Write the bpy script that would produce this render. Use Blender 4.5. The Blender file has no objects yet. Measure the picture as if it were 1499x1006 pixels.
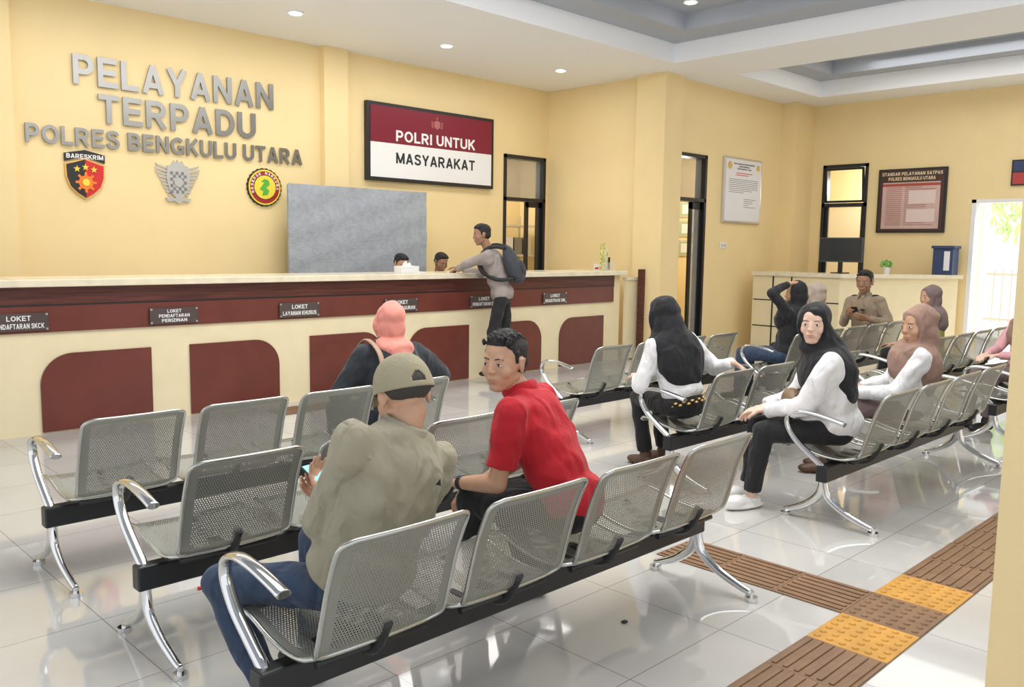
import bpy, bmesh, math, random
from math import sin, cos, pi, radians
from mathutils import Vector, Matrix, Euler
random.seed(3)
SC=bpy.context.scene
COL=SC.collection
V=Vector
# ------------------------------------------------------------------ materials
def nt(m):
    m.use_nodes=True; return m.node_tree
def mat(name,c,rough=.5,metal=0,bump=0,bscale=60,var=0,vscale=5,spec=.5,coat=0,emit=0,trans=0,sheen=0,alpha=1,folds=0):
    m=bpy.data.materials.new(name); t=nt(m); b=t.nodes['Principled BSDF']
    b.inputs['Base Color'].default_value=(*c,1); b.inputs['Roughness'].default_value=rough
    b.inputs['Metallic'].default_value=metal; b.inputs['Specular IOR Level'].default_value=spec
    b.inputs['Coat Weight'].default_value=coat; b.inputs['Coat Roughness'].default_value=.05
    b.inputs['Transmission Weight'].default_value=trans; b.inputs['Alpha'].default_value=alpha
    b.inputs['Sheen Weight'].default_value=sheen
    if emit:
        b.inputs['Emission Color'].default_value=(*c,1); b.inputs['Emission Strength'].default_value=emit
    tc=t.nodes.new('ShaderNodeTexCoord'); last=None
    if bump:
        n=t.nodes.new('ShaderNodeTexNoise'); n.inputs['Scale'].default_value=bscale; n.inputs['Detail'].default_value=3
        t.links.new(tc.outputs['Object'],n.inputs['Vector'])
        bp=t.nodes.new('ShaderNodeBump'); bp.inputs['Strength'].default_value=bump; bp.inputs['Distance'].default_value=.01
        t.links.new(n.outputs['Fac'],bp.inputs['Height']); last=bp.outputs['Normal']; t.links.new(last,b.inputs['Normal'])
    if folds:
        for sc_,rot_,dist_ in ((6.0,(.3,.5,.2),.06),(13,(.9,.1,.7),.012)):
            n=t.nodes.new('ShaderNodeTexNoise'); n.inputs['Scale'].default_value=sc_; n.inputs['Detail'].default_value=1; n.inputs['Distortion'].default_value=1.1
            mp=t.nodes.new('ShaderNodeMapping'); mp.inputs['Scale'].default_value=(1.5,1.5,.8); mp.inputs['Rotation'].default_value=rot_
            t.links.new(tc.outputs['Object'],mp.inputs['Vector']); t.links.new(mp.outputs['Vector'],n.inputs['Vector'])
            bp=t.nodes.new('ShaderNodeBump'); bp.inputs['Strength'].default_value=folds; bp.inputs['Distance'].default_value=dist_
            t.links.new(n.outputs['Fac'],bp.inputs['Height'])
            if last: t.links.new(last,bp.inputs['Normal'])
            last=bp.outputs['Normal']
        t.links.new(last,b.inputs['Normal'])
    if var:
        n=t.nodes.new('ShaderNodeTexNoise'); n.inputs['Scale'].default_value=vscale; n.inputs['Detail'].default_value=4
        t.links.new(tc.outputs['Object'],n.inputs['Vector'])
        r=t.nodes.new('ShaderNodeValToRGB')
        r.color_ramp.elements[0].position=.3; r.color_ramp.elements[1].position=.7
        r.color_ramp.elements[0].color=(*[x*(1-var) for x in c],1)
        r.color_ramp.elements[1].color=(*[min(1,x*(1+var)) for x in c],1)
        t.links.new(n.outputs['Fac'],r.inputs['Fac']); t.links.new(r.outputs['Color'],b.inputs['Base Color'])
    return m
def wood(name,c1,c2,rough=.35):
    m=bpy.data.materials.new(name); t=nt(m); b=t.nodes['Principled BSDF']; b.inputs['Roughness'].default_value=rough
    tc=t.nodes.new('ShaderNodeTexCoord'); mp=t.nodes.new('ShaderNodeMapping'); mp.inputs['Scale'].default_value=(1.2,8,30)
    n=t.nodes.new('ShaderNodeTexNoise'); n.inputs['Scale'].default_value=2; n.inputs['Detail'].default_value=6
    r=t.nodes.new('ShaderNodeValToRGB'); r.color_ramp.elements[0].color=(*c1,1); r.color_ramp.elements[1].color=(*c2,1)
    r.color_ramp.elements[0].position=.35; r.color_ramp.elements[1].position=.65
    t.links.new(tc.outputs['Object'],mp.inputs['Vector']); t.links.new(mp.outputs['Vector'],n.inputs['Vector'])
    t.links.new(n.outputs['Fac'],r.inputs['Fac']); t.links.new(r.outputs['Color'],b.inputs['Base Color'])
    return m
def floor_mat():
    m=bpy.data.materials.new('glossy_floor_tiles'); t=nt(m); b=t.nodes['Principled BSDF']
    tc=t.nodes.new('ShaderNodeTexCoord'); br=t.nodes.new('ShaderNodeTexBrick')
    br.offset=0; br.inputs['Scale'].default_value=1; br.inputs['Brick Width'].default_value=.6; br.inputs['Row Height'].default_value=.6
    br.inputs['Mortar Size'].default_value=.0022; br.inputs['Mortar Smooth'].default_value=0
    br.inputs['Color1'].default_value=(.62,.61,.585,1); br.inputs['Color2'].default_value=(.68,.67,.645,1); br.inputs['Mortar'].default_value=(.33,.31,.28,1)
    t.links.new(tc.outputs['Object'],br.inputs['Vector'])
    n=t.nodes.new('ShaderNodeTexNoise'); n.inputs['Scale'].default_value=1.6; n.inputs['Detail'].default_value=6
    t.links.new(tc.outputs['Object'],n.inputs['Vector'])
    mx=t.nodes.new('ShaderNodeMixRGB'); mx.blend_type='MULTIPLY'; mx.inputs['Fac'].default_value=.25
    t.links.new(br.outputs['Color'],mx.inputs['Color1']); t.links.new(n.outputs['Fac'],mx.inputs['Color2'])
    t.links.new(mx.outputs['Color'],b.inputs['Base Color'])
    b.inputs['Roughness'].default_value=.045; b.inputs['Specular IOR Level'].default_value=1.0
    return m
def perf_mat():
    m=bpy.data.materials.new('perforated_steel'); t=nt(m); b=t.nodes['Principled BSDF']
    b.inputs['Base Color'].default_value=(.29,.295,.26,1); b.inputs['Metallic'].default_value=.5; b.inputs['Roughness'].default_value=.38
    uv=t.nodes.new('ShaderNodeUVMap'); N=t.nodes; L=t.links
    sep=N.new('ShaderNodeSeparateXYZ'); L.new(uv.outputs['UV'],sep.inputs[0])
    def M(op,a,bb=None,c=None):
        n=N.new('ShaderNodeMath'); n.operation=op
        for i,x in enumerate((a,bb,c)):
            if x is None: continue
            if isinstance(x,(int,float)): n.inputs[i].default_value=x
            else: L.new(x,n.inputs[i])
        return n.outputs[0]
    s=.0098; sy=s*1.732
    def dist(off):
        fx=M('SUBTRACT',M('FRACT',M('ADD',M('DIVIDE',sep.outputs[0],s),off)),.5)
        fy=M('SUBTRACT',M('FRACT',M('ADD',M('DIVIDE',sep.outputs[1],sy),off)),.5)
        dx=M('MULTIPLY',fx,s); dy=M('MULTIPLY',fy,sy)
        return M('SQRT',M('ADD',M('MULTIPLY',dx,dx),M('MULTIPLY',dy,dy)))
    d=M('MINIMUM',dist(0),dist(.5))
    hole=M('LESS_THAN',d,.0025)
    def rng(o,a,bb): return M('MULTIPLY',M('GREATER_THAN',o,a),M('LESS_THAN',o,bb))
    reg=M('MULTIPLY',rng(sep.outputs[0],.040,.418),rng(sep.outputs[1],.035,.365))
    hole=M('MULTIPLY',hole,reg)
    tr=N.new('ShaderNodeBsdfTransparent'); mx=N.new('ShaderNodeMixShader')
    L.new(hole,mx.inputs[0]); L.new(b.outputs[0],mx.inputs[1]); L.new(tr.outputs[0],mx.inputs[2])
    L.new(mx.outputs[0],N['Material Output'].inputs['Surface'])
    return m
YEL=(.88,.70,.375)
M_wall=mat('yellow_wall_paint',YEL,.6,bump=.05,bscale=8,var=.025,vscale=2)
M_ceil=mat('white_ceiling_paint',(.93,.95,.985),.7,bump=.03,bscale=5)
M_ceil2=mat('grey_tray_ceiling',(.44,.475,.535),.7,bump=.03,bscale=5)  # recess surfaces get a darker grey-blue than the lower band
M_floor=floor_mat()
M_perf=perf_mat()
M_chrome=mat('chrome',(.70,.71,.72),.09,1)
M_letter=mat('brushed_steel_letters',(.33,.33,.325),.28,1)
M_steel=mat('satin_steel',(.52,.53,.50),.22,.9)
M_black=mat('black_metal',(.012,.013,.016),.35)
M_blackp=mat('black_plastic',(.015,.015,.017),.45)
M_cream=mat('cream_laminate',(.86,.75,.50),.35,var=.03)
M_top=mat('cream_stone_top',(.82,.74,.56),.2,var=.08,vscale=9)
M_brown=mat('maroon_laminate',(.155,.038,.027),.3,var=.12,vscale=4)
M_wood=wood('dark_red_wood',(.06,.014,.011),(.13,.035,.024))
M_white=mat('white_paint',(.82,.82,.82),.5)
M_paper=mat('paper',(.78,.78,.80),.6)
M_glass=mat('dark_glass',(.35,.36,.35),.03,alpha=.45)
M_cglass=mat('clear_glass',(.85,.88,.88),.03,alpha=.18)
M_red=mat('red',(.62,.02,.02),.5); M_maroon=mat('maroon_print',(.20,.008,.028),.35)
M_yellow=mat('yellow',(.85,.68,.06),.5); M_green=mat('green',(.10,.42,.05),.5); M_blue=mat('dark_silver',(.24,.25,.27),.35,.6)
M_pgreen=mat('pale_green_print',(.38,.52,.36),.5)
M_navy=mat('navy_paint',(.03,.05,.13),.5); M_orange=mat('orange',(.85,.22,.02),.5)
M_ink=mat('dark_ink',(.02,.02,.025),.6); M_gold=mat('gold',(.75,.5,.15),.35,.6)
M_fabg=mat('grey_fleece_cloth',(.36,.39,.435),.95,bump=.8,bscale=50,var=.10,vscale=18)
M_alu=mat('aluminium',(.62,.63,.65),.3,.8)
M_lamp=mat('lamp_lens',(1,.98,.94),.5,emit=14)
M_glow=mat('phone_screen',(.22,.62,.72),.3,emit=.35)
M_tact=mat('brown_tactile',(.24,.135,.07),.5,bump=.1,var=.15,vscale=10)
M_tacto=mat('mustard_tactile',(.60,.31,.055),.5,bump=.1,var=.15,vscale=10)
# ------------------------------------------------------------------ mesh helpers
def newobj(name,bm,mats,parent=None,smooth=False,loc=None):
    me=bpy.data.meshes.new(name)
    if isinstance(bm,bmesh.types.BMesh):
        bmesh.ops.recalc_face_normals(bm,faces=bm.faces); bm.to_mesh(me); bm.free()
    else: me=bm
    if not isinstance(mats,(list,tuple)): mats=[mats]
    for m in mats: me.materials.append(m)
    if smooth:
        for p in me.polygons: p.use_smooth=True
    o=bpy.data.objects.new(name,me); COL.objects.link(o)
    if loc: o.location=loc
    if parent is not None:
        o.parent=parent
        o.matrix_parent_inverse=Matrix.Translation(-V(parent.location)) if not loc else Matrix()
    return o
def lab(o,label,cat,group=None,kind=None):
    o["label"]=label; o["category"]=cat
    if group: o["group"]=group
    if kind: o["kind"]=kind
    return o
def empty(name,loc,label,cat,group=None):
    o=bpy.data.objects.new(name,None); COL.objects.link(o); o.location=loc; o.empty_display_size=.1
    lab(o,label,cat,group); return o
def struct(o,label,cat):
    o["kind"]="structure"; o["label"]=label; o["category"]=cat; return o
def addbox(bm,a,b,mi=0,bev=0):
    a=V(a);b=V(b)
    r=bmesh.ops.create_cube(bm,size=1,matrix=Matrix.Translation((a+b)/2)@Matrix.Diagonal((abs(b.x-a.x),abs(b.y-a.y),abs(b.z-a.z),1)))
    fs=set(f for v in r['verts'] for f in v.link_faces)
    for f in fs: f.material_index=mi
    if bev:
        es=list(set(e for v in r['verts'] for e in v.link_edges))
        bmesh.ops.bevel(bm,geom=es,offset=bev,segments=2,affect='EDGES',profile=.5)
def box(name,a,b,m,parent=None,bev=0):
    bm=bmesh.new(); addbox(bm,a,b,0,bev); return newobj(name,bm,m,parent)
def boxes(name,lst,m,parent=None,bev=0):
    bm=bmesh.new()
    for q in lst: addbox(bm,q[0],q[1],q[2] if len(q)>2 else 0,bev)
    return newobj(name,bm,m,parent)
def each(name,lst,m,parent,bev=0):
    for q in lst: box(name,q[0],q[1],m,parent,bev)
def frame_of(d,up=V((0,0,1))):
    d=d.normalized()
    if abs(d.dot(up))>.98: up=V((0,1,0))
    x=d.cross(up).normalized(); y=x.cross(d).normalized()
    return x,y
def tube(bm,pts,rad,seg=12,closed=False,mi=0,up=V((1,0,0)),capends=True):
    n=len(pts); rings=[]
    for i,p in enumerate(pts):
        if closed: d=pts[(i+1)%n]-pts[i-1]
        else: d=pts[min(i+1,n-1)]-pts[max(i-1,0)]
        d.normalize()
        u=up
        if abs(d.dot(u))>.95: u=V((0,0,1)) if abs(d.z)<.9 else V((0,1,0))
        x=d.cross(u).normalized(); y=x.cross(d).normalized()
        r=rad[i] if isinstance(rad,list) else rad
        ra,rb=(r,r) if isinstance(r,(int,float)) else r
        rings.append([bm.verts.new(p+x*ra*cos(2*pi*k/seg)+y*rb*sin(2*pi*k/seg)) for k in range(seg)])
    m=n if closed else n-1
    for i in range(m):
        A=rings[i];B=rings[(i+1)%n]
        for k in range(seg):
            f=bm.faces.new((A[k],A[(k+1)%seg],B[(k+1)%seg],B[k])); f.material_index=mi; f.smooth=True
    if not closed and capends:
        for R in (rings[0],rings[-1]):
            f=bm.faces.new(R); f.material_index=mi
def smoothpath(ctrl,n=6):
    P=[V(c) for c in ctrl]; P=[P[0]*2-P[1]]+P+[P[-1]*2-P[-2]]; out=[]
    for i in range(1,len(P)-2):
        for k in range(n):
            t=k/n; a,b,c,d=P[i-1],P[i],P[i+1],P[i+2]
            out.append(.5*((2*b)+(c-a)*t+(2*a-5*b+4*c-d)*t*t+(3*b-3*c+d-a)*t**3))
    out.append(P[-2]); return out
def cyl(bm,c,r,h,seg=20,mi=0,r2=None,axis='z'):
    M=Matrix.Translation(c)
    if axis=='y': M=M@Matrix.Rotation(pi/2,4,'X')
    if axis=='x': M=M@Matrix.Rotation(pi/2,4,'Y')
    r_=bmesh.ops.create_cone(bm,cap_ends=True,segments=seg,radius1=r,radius2=r if r2 is None else r2,depth=h,matrix=M)
    for f in set(f for v in r_['verts'] for f in v.link_faces): f.material_index=mi
def plate(bm,pts,y,th,mi=0):
    a=[bm.verts.new((p[0],y-th,p[1])) for p in pts]; b=[bm.verts.new((p[0],y,p[1])) for p in pts]
    n=len(pts)
    for q in (a,b): bm.faces.new(q).material_index=mi
    for i in range(n): bm.faces.new((a[i],a[(i+1)%n],b[(i+1)%n],b[i])).material_index=mi
def circ(cx,cz,r,n=32,ph=0): return [(cx+r*cos(2*pi*k/n+ph),cz+r*sin(2*pi*k/n+ph)) for k in range(n)]
def star(cx,cz,r): return [(cx+(r if k%2==0 else r*.42)*sin(pi*k/5),cz+(r if k%2==0 else r*.42)*cos(pi*k/5)) for k in range(10)]
# ---- plain bold grotesque lettering built from strokes (unit cap height)
TH=.185; Hh=TH/2
def earc(cx,cy,rx,ry,a0,a1,n=12): return [(cx+rx*cos(radians(a0+(a1-a0)*k/n)),cy+ry*sin(radians(a0+(a1-a0)*k/n))) for k in range(n+1)]
def sp(c): return [(p.x,p.y) for p in smoothpath([(a,b,0) for a,b in c],4)]
T_=1-Hh; S_=[(Hh,0),(Hh,1)]
GL={
'P':(.70,[S_,[(Hh,T_),(.38,T_)]+earc(.38,.67,.225,T_-.67,90,-90)+[(Hh,.43)]]),
'R':(.76,[S_,[(Hh,T_),(.40,T_)]+earc(.40,.69,.225,T_-.69,90,-90)+[(Hh,.69*2-T_)],[(.36,.46),(.66,0)]]),
'E':(.68,[S_,[(Hh,T_),(.66,T_)],[(Hh,.51),(.61,.51)],[(Hh,Hh),(.68,Hh)]]),
'F':(.64,[S_,[(Hh,T_),(.64,T_)],[(Hh,.48),(.56,.48)]]),
'L':(.62,[S_,[(Hh,Hh),(.62,Hh)]]),
'A':(.80,[[(.09,0),(.40,.98)],[(.71,0),(.40,.98)],[(.2,.29),(.6,.29)]]),
'Y':(.76,[[(.08,1),(.38,.42)],[(.68,1),(.38,.42)],[(.38,.46),(.38,0)]]),
'N':(.76,[S_,[(Hh,.96),(.76-Hh,.04)],[(.76-Hh,0),(.76-Hh,1)]]),
'T':(.70,[[(0,T_),(.70,T_)],[(.35,0),(.35,1)]]),
'D':(.76,[S_,[(Hh,T_),(.32,T_)]+earc(.32,.5,.345,T_-.5,90,-90,16)+[(Hh,Hh)]]),
'U':(.76,[[(Hh,1),(Hh,.36)]+earc(.38,.36,.38-Hh,.36-Hh,180,360,14)+[(.76-Hh,.36),(.76-Hh,1)]]),
'O':(.86,[earc(.43,.5,.43-Hh,.5-Hh,0,360,30)]),
'C':(.80,[earc(.43,.5,.43-Hh,.5-Hh,42,318,24)]),
'G':(.84,[earc(.43,.5,.43-Hh,.5-Hh,42,320,24)+[(.74,.18),(.74,.44)],[(.44,.44),(.83,.44)]]),
'S':(.72,[sp([(.62,.73),(.55,.87),(.36,.915),(.16,.86),(.12,.70),(.22,.58),(.48,.49),(.61,.38),(.62,.24),(.52,.11),(.34,.085),(.16,.13),(.09,.29)])]),
'B':(.74,[S_,[(Hh,T_),(.40,T_)]+earc(.40,.715,.20,T_-.715,90,-90)+[(Hh,.715*2-T_)],[(Hh,.50),(.42,.50)]+earc(.42,.296,.225,.204,90,-90)+[(Hh,Hh)]]),
'K':(.76,[S_,[(.68,1),(.14,.40)],[(.30,.56),(.70,0)]]),
'I':(.185,[S_]),
'M':(.90,[S_,[(Hh,.98),(.45,.06)],[(.90-Hh,.98),(.45,.06)],[(.90-Hh,0),(.90-Hh,1)]]),
'H':(.76,[S_,[(.76-Hh,0),(.76-Hh,1)],[(Hh,.51),(.7,.51)]]),
'Z':(.68,[[(.04,T_),(.62,T_)],[(.60,.90),(.09,.10)],[(.02,Hh),(.66,Hh)]]),
}
def strip(bm,pts,th,z0,z1):
    P=[V((a,b)) for a,b in pts]; closed=(P[0]-P[-1]).length<1e-4
    if closed: P=P[:-1]
    n=len(P); L=[];R=[]
    for i,p in enumerate(P):
        a=P[i-1] if (i>0 or closed) else None; b=P[(i+1)%n] if (i<n-1 or closed) else None
        d1_=(p-a).normalized() if a is not None and (p-a).length>1e-6 else None
        d2_=(b-p).normalized() if b is not None and (b-p).length>1e-6 else None
        if d1_ is None: d1_=d2_
        if d2_ is None: d2_=d1_
        t_=(d1_+d2_).normalized(); nn=V((-t_.y,t_.x)); k=th/2/max(.5,nn.dot(V((-d1_.y,d1_.x))))
        L.append(p+nn*k); R.append(p-nn*k)
    def vs(q,z): return [bm.verts.new((v.x,v.y,z)) for v in q]
    Lf,Rf,Lb,Rb=vs(L,z1),vs(R,z1),vs(L,z0),vs(R,z0)
    for i in range(n if closed else n-1):
        j=(i+1)%n
        bm.faces.new((Lf[i],Lf[j],Rf[j],Rf[i])); bm.faces.new((Lb[i],Rb[i],Rb[j],Lb[j]))
        bm.faces.new((Lf[i],Lb[i],Lb[j],Lf[j])); bm.faces.new((Rf[i],Rf[j],Rb[j],Rb[i]))
    if not closed:
        for i in (0,n-1): bm.faces.new((Lf[i],Rf[i],Rb[i],Lb[i]))
def text(name,s,x0,x1,z0,z1,y,m,parent=None,ext=.003,bold=0,face='S',space=1.0):
    """flat lettering. face 'S': on a wall of constant y, read from -y. face 'W': on wall of constant x, x0>x1 are y values"""
    bm=bmesh.new(); x=0
    for ch in s:
        if ch==' ': x+=.36; continue
        w_,st=GL[ch]
        for k,pts in enumerate(st): strip(bm,[(x+a,b) for a,b in pts],TH,-ext,ext+.00012*k)
        x+=w_+.13*space
    W_=x-.13*space
    for v in bm.verts:
        u=v.co.x/W_; w_=v.co.y; d=v.co.z
        if face=='S': v.co=V((x0+(x1-x0)*u, y-ext-d, z0+(z1-z0)*w_))
        else: v.co=V((y-ext-d, x0+(x1-x0)*u, z0+(z1-z0)*w_))
    return newobj(name,bm,m,parent)
# ------------------------------------------------------------------ camera
d1=V((1288,123,-1261)).normalized(); d2=V((-1250,158,-1261)); d2=(d2-d2.dot(d1)*d1).normalized(); d3=d1.cross(d2)
cam=bpy.data.cameras.new('camera'); cam.sensor_width=36; cam.lens=30.284; cam.clip_start=.05; cam.clip_end=200
co=bpy.data.objects.new('camera',cam); COL.objects.link(co)
co.matrix_world=Matrix.Translation((0,0,1.55))@Matrix((d1,d2,d3)).to_4x4(); SC.camera=co
# ------------------------------------------------------------------ room
N=9.3; W=7.15; E=13.8; ZC=3.93
struct(box('floor',(-3,-3,-.1),(17,12,0),M_floor),'glossy white tiled floor','floor')
def wallm(name,lst,label): return struct(boxes(name,lst,M_wall),label,'wall')
wallm('wall_north',[((-3,N,0),(8.95,N+.15,4.5)),((9.84,N,0),(10.05,N+.15,4.5)),((8.95,N,2.92),(9.84,N+.15,4.5))],'yellow painted wall behind the service counter')
wallm('wall_return',[((9.9,7.3,0),(10.05,9.3,4.5))],'yellow painted side wall beside the counter')
wallm('wall_alcove',[((10.0,W,2.92),(11.0,W+.15,4.5)),((10.0,W,0),(10.25,W+.15,4.5)),((11.0,W,0),(E+.15,W+.15,4.5))],'yellow painted wall with notice board')
wallm('wall_east',[((E,6.71,0),(E+.15,W,4.5)),((E,5.96,2.96),(E+.15,6.71,4.5)),((E,4.38,0),(E+.15,5.96,4.5)),((E,3.0,2.32),(E+.15,4.38,4.5)),((E,-3,0),(E+.15,3.0,4.5))],'yellow painted end wall with exit doorway')
wallm('wall_partition',[((3.0,-.4,0),(3.25,.812,1.92))],'yellow painted low partition end')
wallm('wall_south_added',[((6.2,-3.15,0),(14,-3,.9)),((6.2,-3.15,2.6),(14,-3,4.5)),((6.2,-3.15,.9),(6.8,-3,2.6)),((9.4,-3.15,.9),(10.4,-3,2.6)),((13,-3.15,.9),(14,-3,2.6))],'added unseen yellow wall with window openings, blocks sky glare')  # added out of view to keep sky glare off the floor
struct(box('trim_1',(5.84,N-.1,0),(6.18,N,ZC),M_wall),'yellow pilaster on the wall','pilaster')
struct(box('trim_2',(1.9,N-.1,0),(2.46,N,ZC),M_wall),'yellow pilaster on the wall','pilaster')
struct(box('trim_3',(9.8,7.05,0),(10.22,7.54,ZC),M_wall),'yellow square column at wall corner','column')
struct(box('trim_4',(13.15,6.9,0),(E,W,ZC),M_wall),'yellow pilaster in the corner','pilaster')
M_wall2=mat('cream_back_room_paint',(.88,.74,.45),.6)
struct(boxes('wall_backroom',[((8.2,11.2,0),(11.2,11.3,3.2)),((8.1,N+.15,0),(8.2,11.3,3.2)),((11.2,N+.15,0),(11.3,11.3,3.2)),((8.1,N+.15,3.1),(11.3,11.3,3.2))],M_wall2),'yellow walls of the office behind','wall')
struct(boxes('wall_sideroom',[((10.06,9.0,0),(13,9.1,3.2)),((10.06,W+.15,3.1),(13,9.1,3.2)),((13,W+.15,0),(13.1,9.1,3.2))],M_wall2),'yellow walls of the side office','wall')
struct(boxes('wall_eastroom',[((15.6,4.9,0),(15.7,8,3.2)),((E+.15,8,0),(15.7,8.1,3.2)),((E+.15,4.8,0),(15.7,4.9,3.2)),((E+.15,4.8,3.1),(15.7,8.1,3.2))],M_wall2),'yellow walls of the room behind','wall')
cz=[((-3,6.68,ZC),(14,9.45,4.6)),((9.45,6.45,ZC),(14,6.68,4.6)),((9.45,-3,ZC),(10.6,6.45,4.6)),((13,-3,ZC),(14,6.45,4.6))]
struct(boxes('ceiling',cz,M_ceil),'white lower ceiling band','ceiling')
cz=[((-3,6.2,4.17),(9.45,6.68,4.6)),((8.97,-3,4.17),(9.45,6.2,4.6)),
 ((10.6,6.1,4.17),(13,6.45,4.6)),((10.6,-3,4.17),(10.95,6.1,4.6)),((12.65,-3,4.17),(13,6.1,4.6)),
 ((-3,-3,4.36),(8.97,6.2,4.6)),((10.95,-3,4.36),(12.65,6.1,4.6))]
struct(boxes('trim_6',cz,M_ceil2),'grey recessed tray ceiling','ceiling')
def area(loc,sx,sy,p,col=(1,1,1),rot=(0,0,0)):
    l=bpy.data.lights.new('area','AREA'); l.shape='RECTANGLE'; l.size=sx; l.size_y=sy; l.energy=p; l.color=col
    o=bpy.data.objects.new('area_fill',l); COL.objects.link(o); o.location=loc; o.rotation_euler=rot; return o  # added fill light under the ceiling, stands for no actual fitting
area((4.5,3.2,4.3),6,4,320,(1,.98,.95)); area((11.8,2.0,4.3),1.6,7,80,(1,.98,.95))
area((5.5,8.1,3.9),7,.6,60)
def plight(loc,p,r=.2):  # added unseen point lamp that brightens the rooms beyond the doors
    l=bpy.data.lights.new('pl','POINT'); l.energy=p; l.shadow_soft_size=r
    o=bpy.data.objects.new('room_fill',l); COL.objects.link(o); o.location=loc
plight((9.5,10.3,2.7),45); plight((11.8,8.2,2.6),45); plight((14.8,6.3,2.6),45)
sl=bpy.data.lights.new('sun','SUN'); sl.energy=7; sl.angle=.02; so=bpy.data.objects.new('sun',sl); COL.objects.link(so)
so.rotation_euler=V((.62,-.25,.75)).to_track_quat('Z','Y').to_euler()
for i,(x,y,z) in enumerate([(2.85,8.1,ZC),(4.84,8.15,ZC),(6.83,8.1,ZC),(8.79,8.05,ZC),(8.55,5.85,4.36),(12.3,5.6,4.36),(5.5,5.0,4.36)]):
    o=empty('recessed_downlight',(x,y,z),'round white recessed ceiling downlight, switched on','ceiling light','ceiling downlights')
    bm=bmesh.new(); cyl(bm,(x,y,z-.006),.085,.016,28); newobj('trim_ring',bm,M_white,o)
    bm=bmesh.new(); cyl(bm,(x,y,z-.017),.06,.008,24); newobj('lamp_lens',bm,M_lamp,o)
    l=bpy.data.lights.new('spot','SPOT'); l.energy=22; l.spot_size=radians(100); l.spot_blend=.6; l.shadow_soft_size=.05
    s=bpy.data.objects.new('spot',l); COL.objects.link(s); s.location=(x,y,z-.04)
w=bpy.data.worlds.new('world'); SC.world=w; w.use_nodes=True
bg=w.node_tree.nodes['Background']; bg.inputs[0].default_value=(.96,.98,1,1); bg.inputs[1].default_value=1.25
# ------------------------------------------------------------------ doors
def doorframe(name,label,x0,x1,z1,y,zt,depth=.15,t=.05):
    o=bpy.data.objects.new(name,None); COL.objects.link(o); o.location=((x0+x1)/2,y,0); struct(o,label,'door')
    boxes('door_frame',[((x0,y-.02,0),(x0+t,y+depth,z1)),((x1-t,y-.02,0),(x1,y+depth,z1)),((x0,y-.02,z1-t),(x1,y+depth,z1)),((x0,y-.02,zt-t/2),(x1,y+depth,zt+t/2))],M_black,o)
    box('transom_glass',(x0+t,y+.05,zt+.02),(x1-t,y+.06,z1-t),M_glass,o)
    return o
d=doorframe('door_1','black framed office door with glass transom',8.95,9.84,2.92,N,2.27)
boxes('door_leaf',[((9.45,N+.02,.05),(9.79,N+.06,.15)),((9.45,N+.02,.05),(9.51,N+.06,2.24)),((9.73,N+.02,.05),(9.79,N+.06,2.24)),((9.45,N+.02,2.16),(9.79,N+.06,2.24))],M_black,d)
d=doorframe('door_2','black framed office door with glass transom',10.25,11.0,2.92,W,2.27)
boxes('door_leaf',[((10.66,W+.02,.02),(10.71,W+.06,2.24)),((10.9,W+.02,.02),(10.95,W+.06,2.24)),((10.66,W+.02,.02),(10.95,W+.06,.2)),((10.66,W+.02,2.14),(10.95,W+.06,2.24))],M_black,d)
box('door_glass',(10.71,W+.035,.2),(10.9,W+.045,2.14),M_glass,d)
o=bpy.data.objects.new('door_3',None); COL.objects.link(o); o.location=(E,6.33,0); struct(o,'black framed glazed door with opening transom','door')
t=.05; a,b=5.96,6.71
boxes('door_frame',[((E-.02,a,0),(E+.15,a+t,2.96)),((E-.02,b-t,0),(E+.15,b,2.96)),((E-.02,a,2.96-t),(E+.15,b,2.96)),((E-.02,a,2.28),(E+.15,b,2.34))],M_black,o)
bm=bmesh.new(); addbox(bm,(-.02,a+t,0),(.0,b-t,.035)); addbox(bm,(-.02,a+t,.52),(.0,b-t,.56)); addbox(bm,(-.02,a+t,0),(0,a+t+.035,.56)); addbox(bm,(-.02,b-t-.035,0),(0,b-t,.56))
for v in bm.verts: v.co=Matrix.Rotation(radians(-6),3,'Y')@v.co; v.co+=V((E+.02,0,2.35))
newobj('transom_sash',bm,M_black,o)
boxes('door_sash',[((E+.03,a+t,.02),(E+.07,a+t+.05,2.28)),((E+.03,b-t-.05,.02),(E+.07,b-t,2.28)),((E+.03,a+t,.02),(E+.07,b-t,.2))],M_black,o)
box('door_glass',(E+.045,a+.1,.2),(E+.05,b-.1,2.28),M_cglass,o)
o=bpy.data.objects.new('door_4',None); COL.objects.link(o); o.location=(E,3.7,0); struct(o,'open exit doorway with white reveal','door')
boxes('door_frame',[((E-.01,4.34,0),(E+.17,4.40,2.34)),((E-.01,2.96,0),(E+.17,3.02,2.34)),((E-.01,3.0,2.29),(E+.17,4.4,2.34))],M_white,o)
def foliage(c,r,n,m,par):
    bm=bmesh.new()
    for k in range(n):
        v=V((random.gauss(0,1),random.gauss(0,1),random.gauss(0,1))).normalized()*random.random()**.4
        p=V(c)+V((v.x*r[0],v.y*r[1],v.z*r[2])); s=.07+.05*random.random()
        q=Euler((random.random()*6,random.random()*6,random.random()*6)).to_matrix()
        vs=[bm.verts.new(p+q@V(z)*s) for z in ((-1,0,0),(0,-.4,.1),(1,0,0),(0,.4,.1))]
        bm.faces.new(vs)
    return newobj('foliage',bm,m,par)
M_leaf=mat('leaves',(.30,.55,.15),.6,var=.3)
M_leafo=mat('sun_paled_leaves',(.62,.80,.42),.6,var=.2)  # leaf green paled so its colour carries the strong outdoor light
o=empty('garden_tree',(18.5,4.6,0),'leafy green tree outside the exit','tree')
foliage((18.5,4.6,2.5),(1.0,1.0,.9),800,M_leafo,o)
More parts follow.
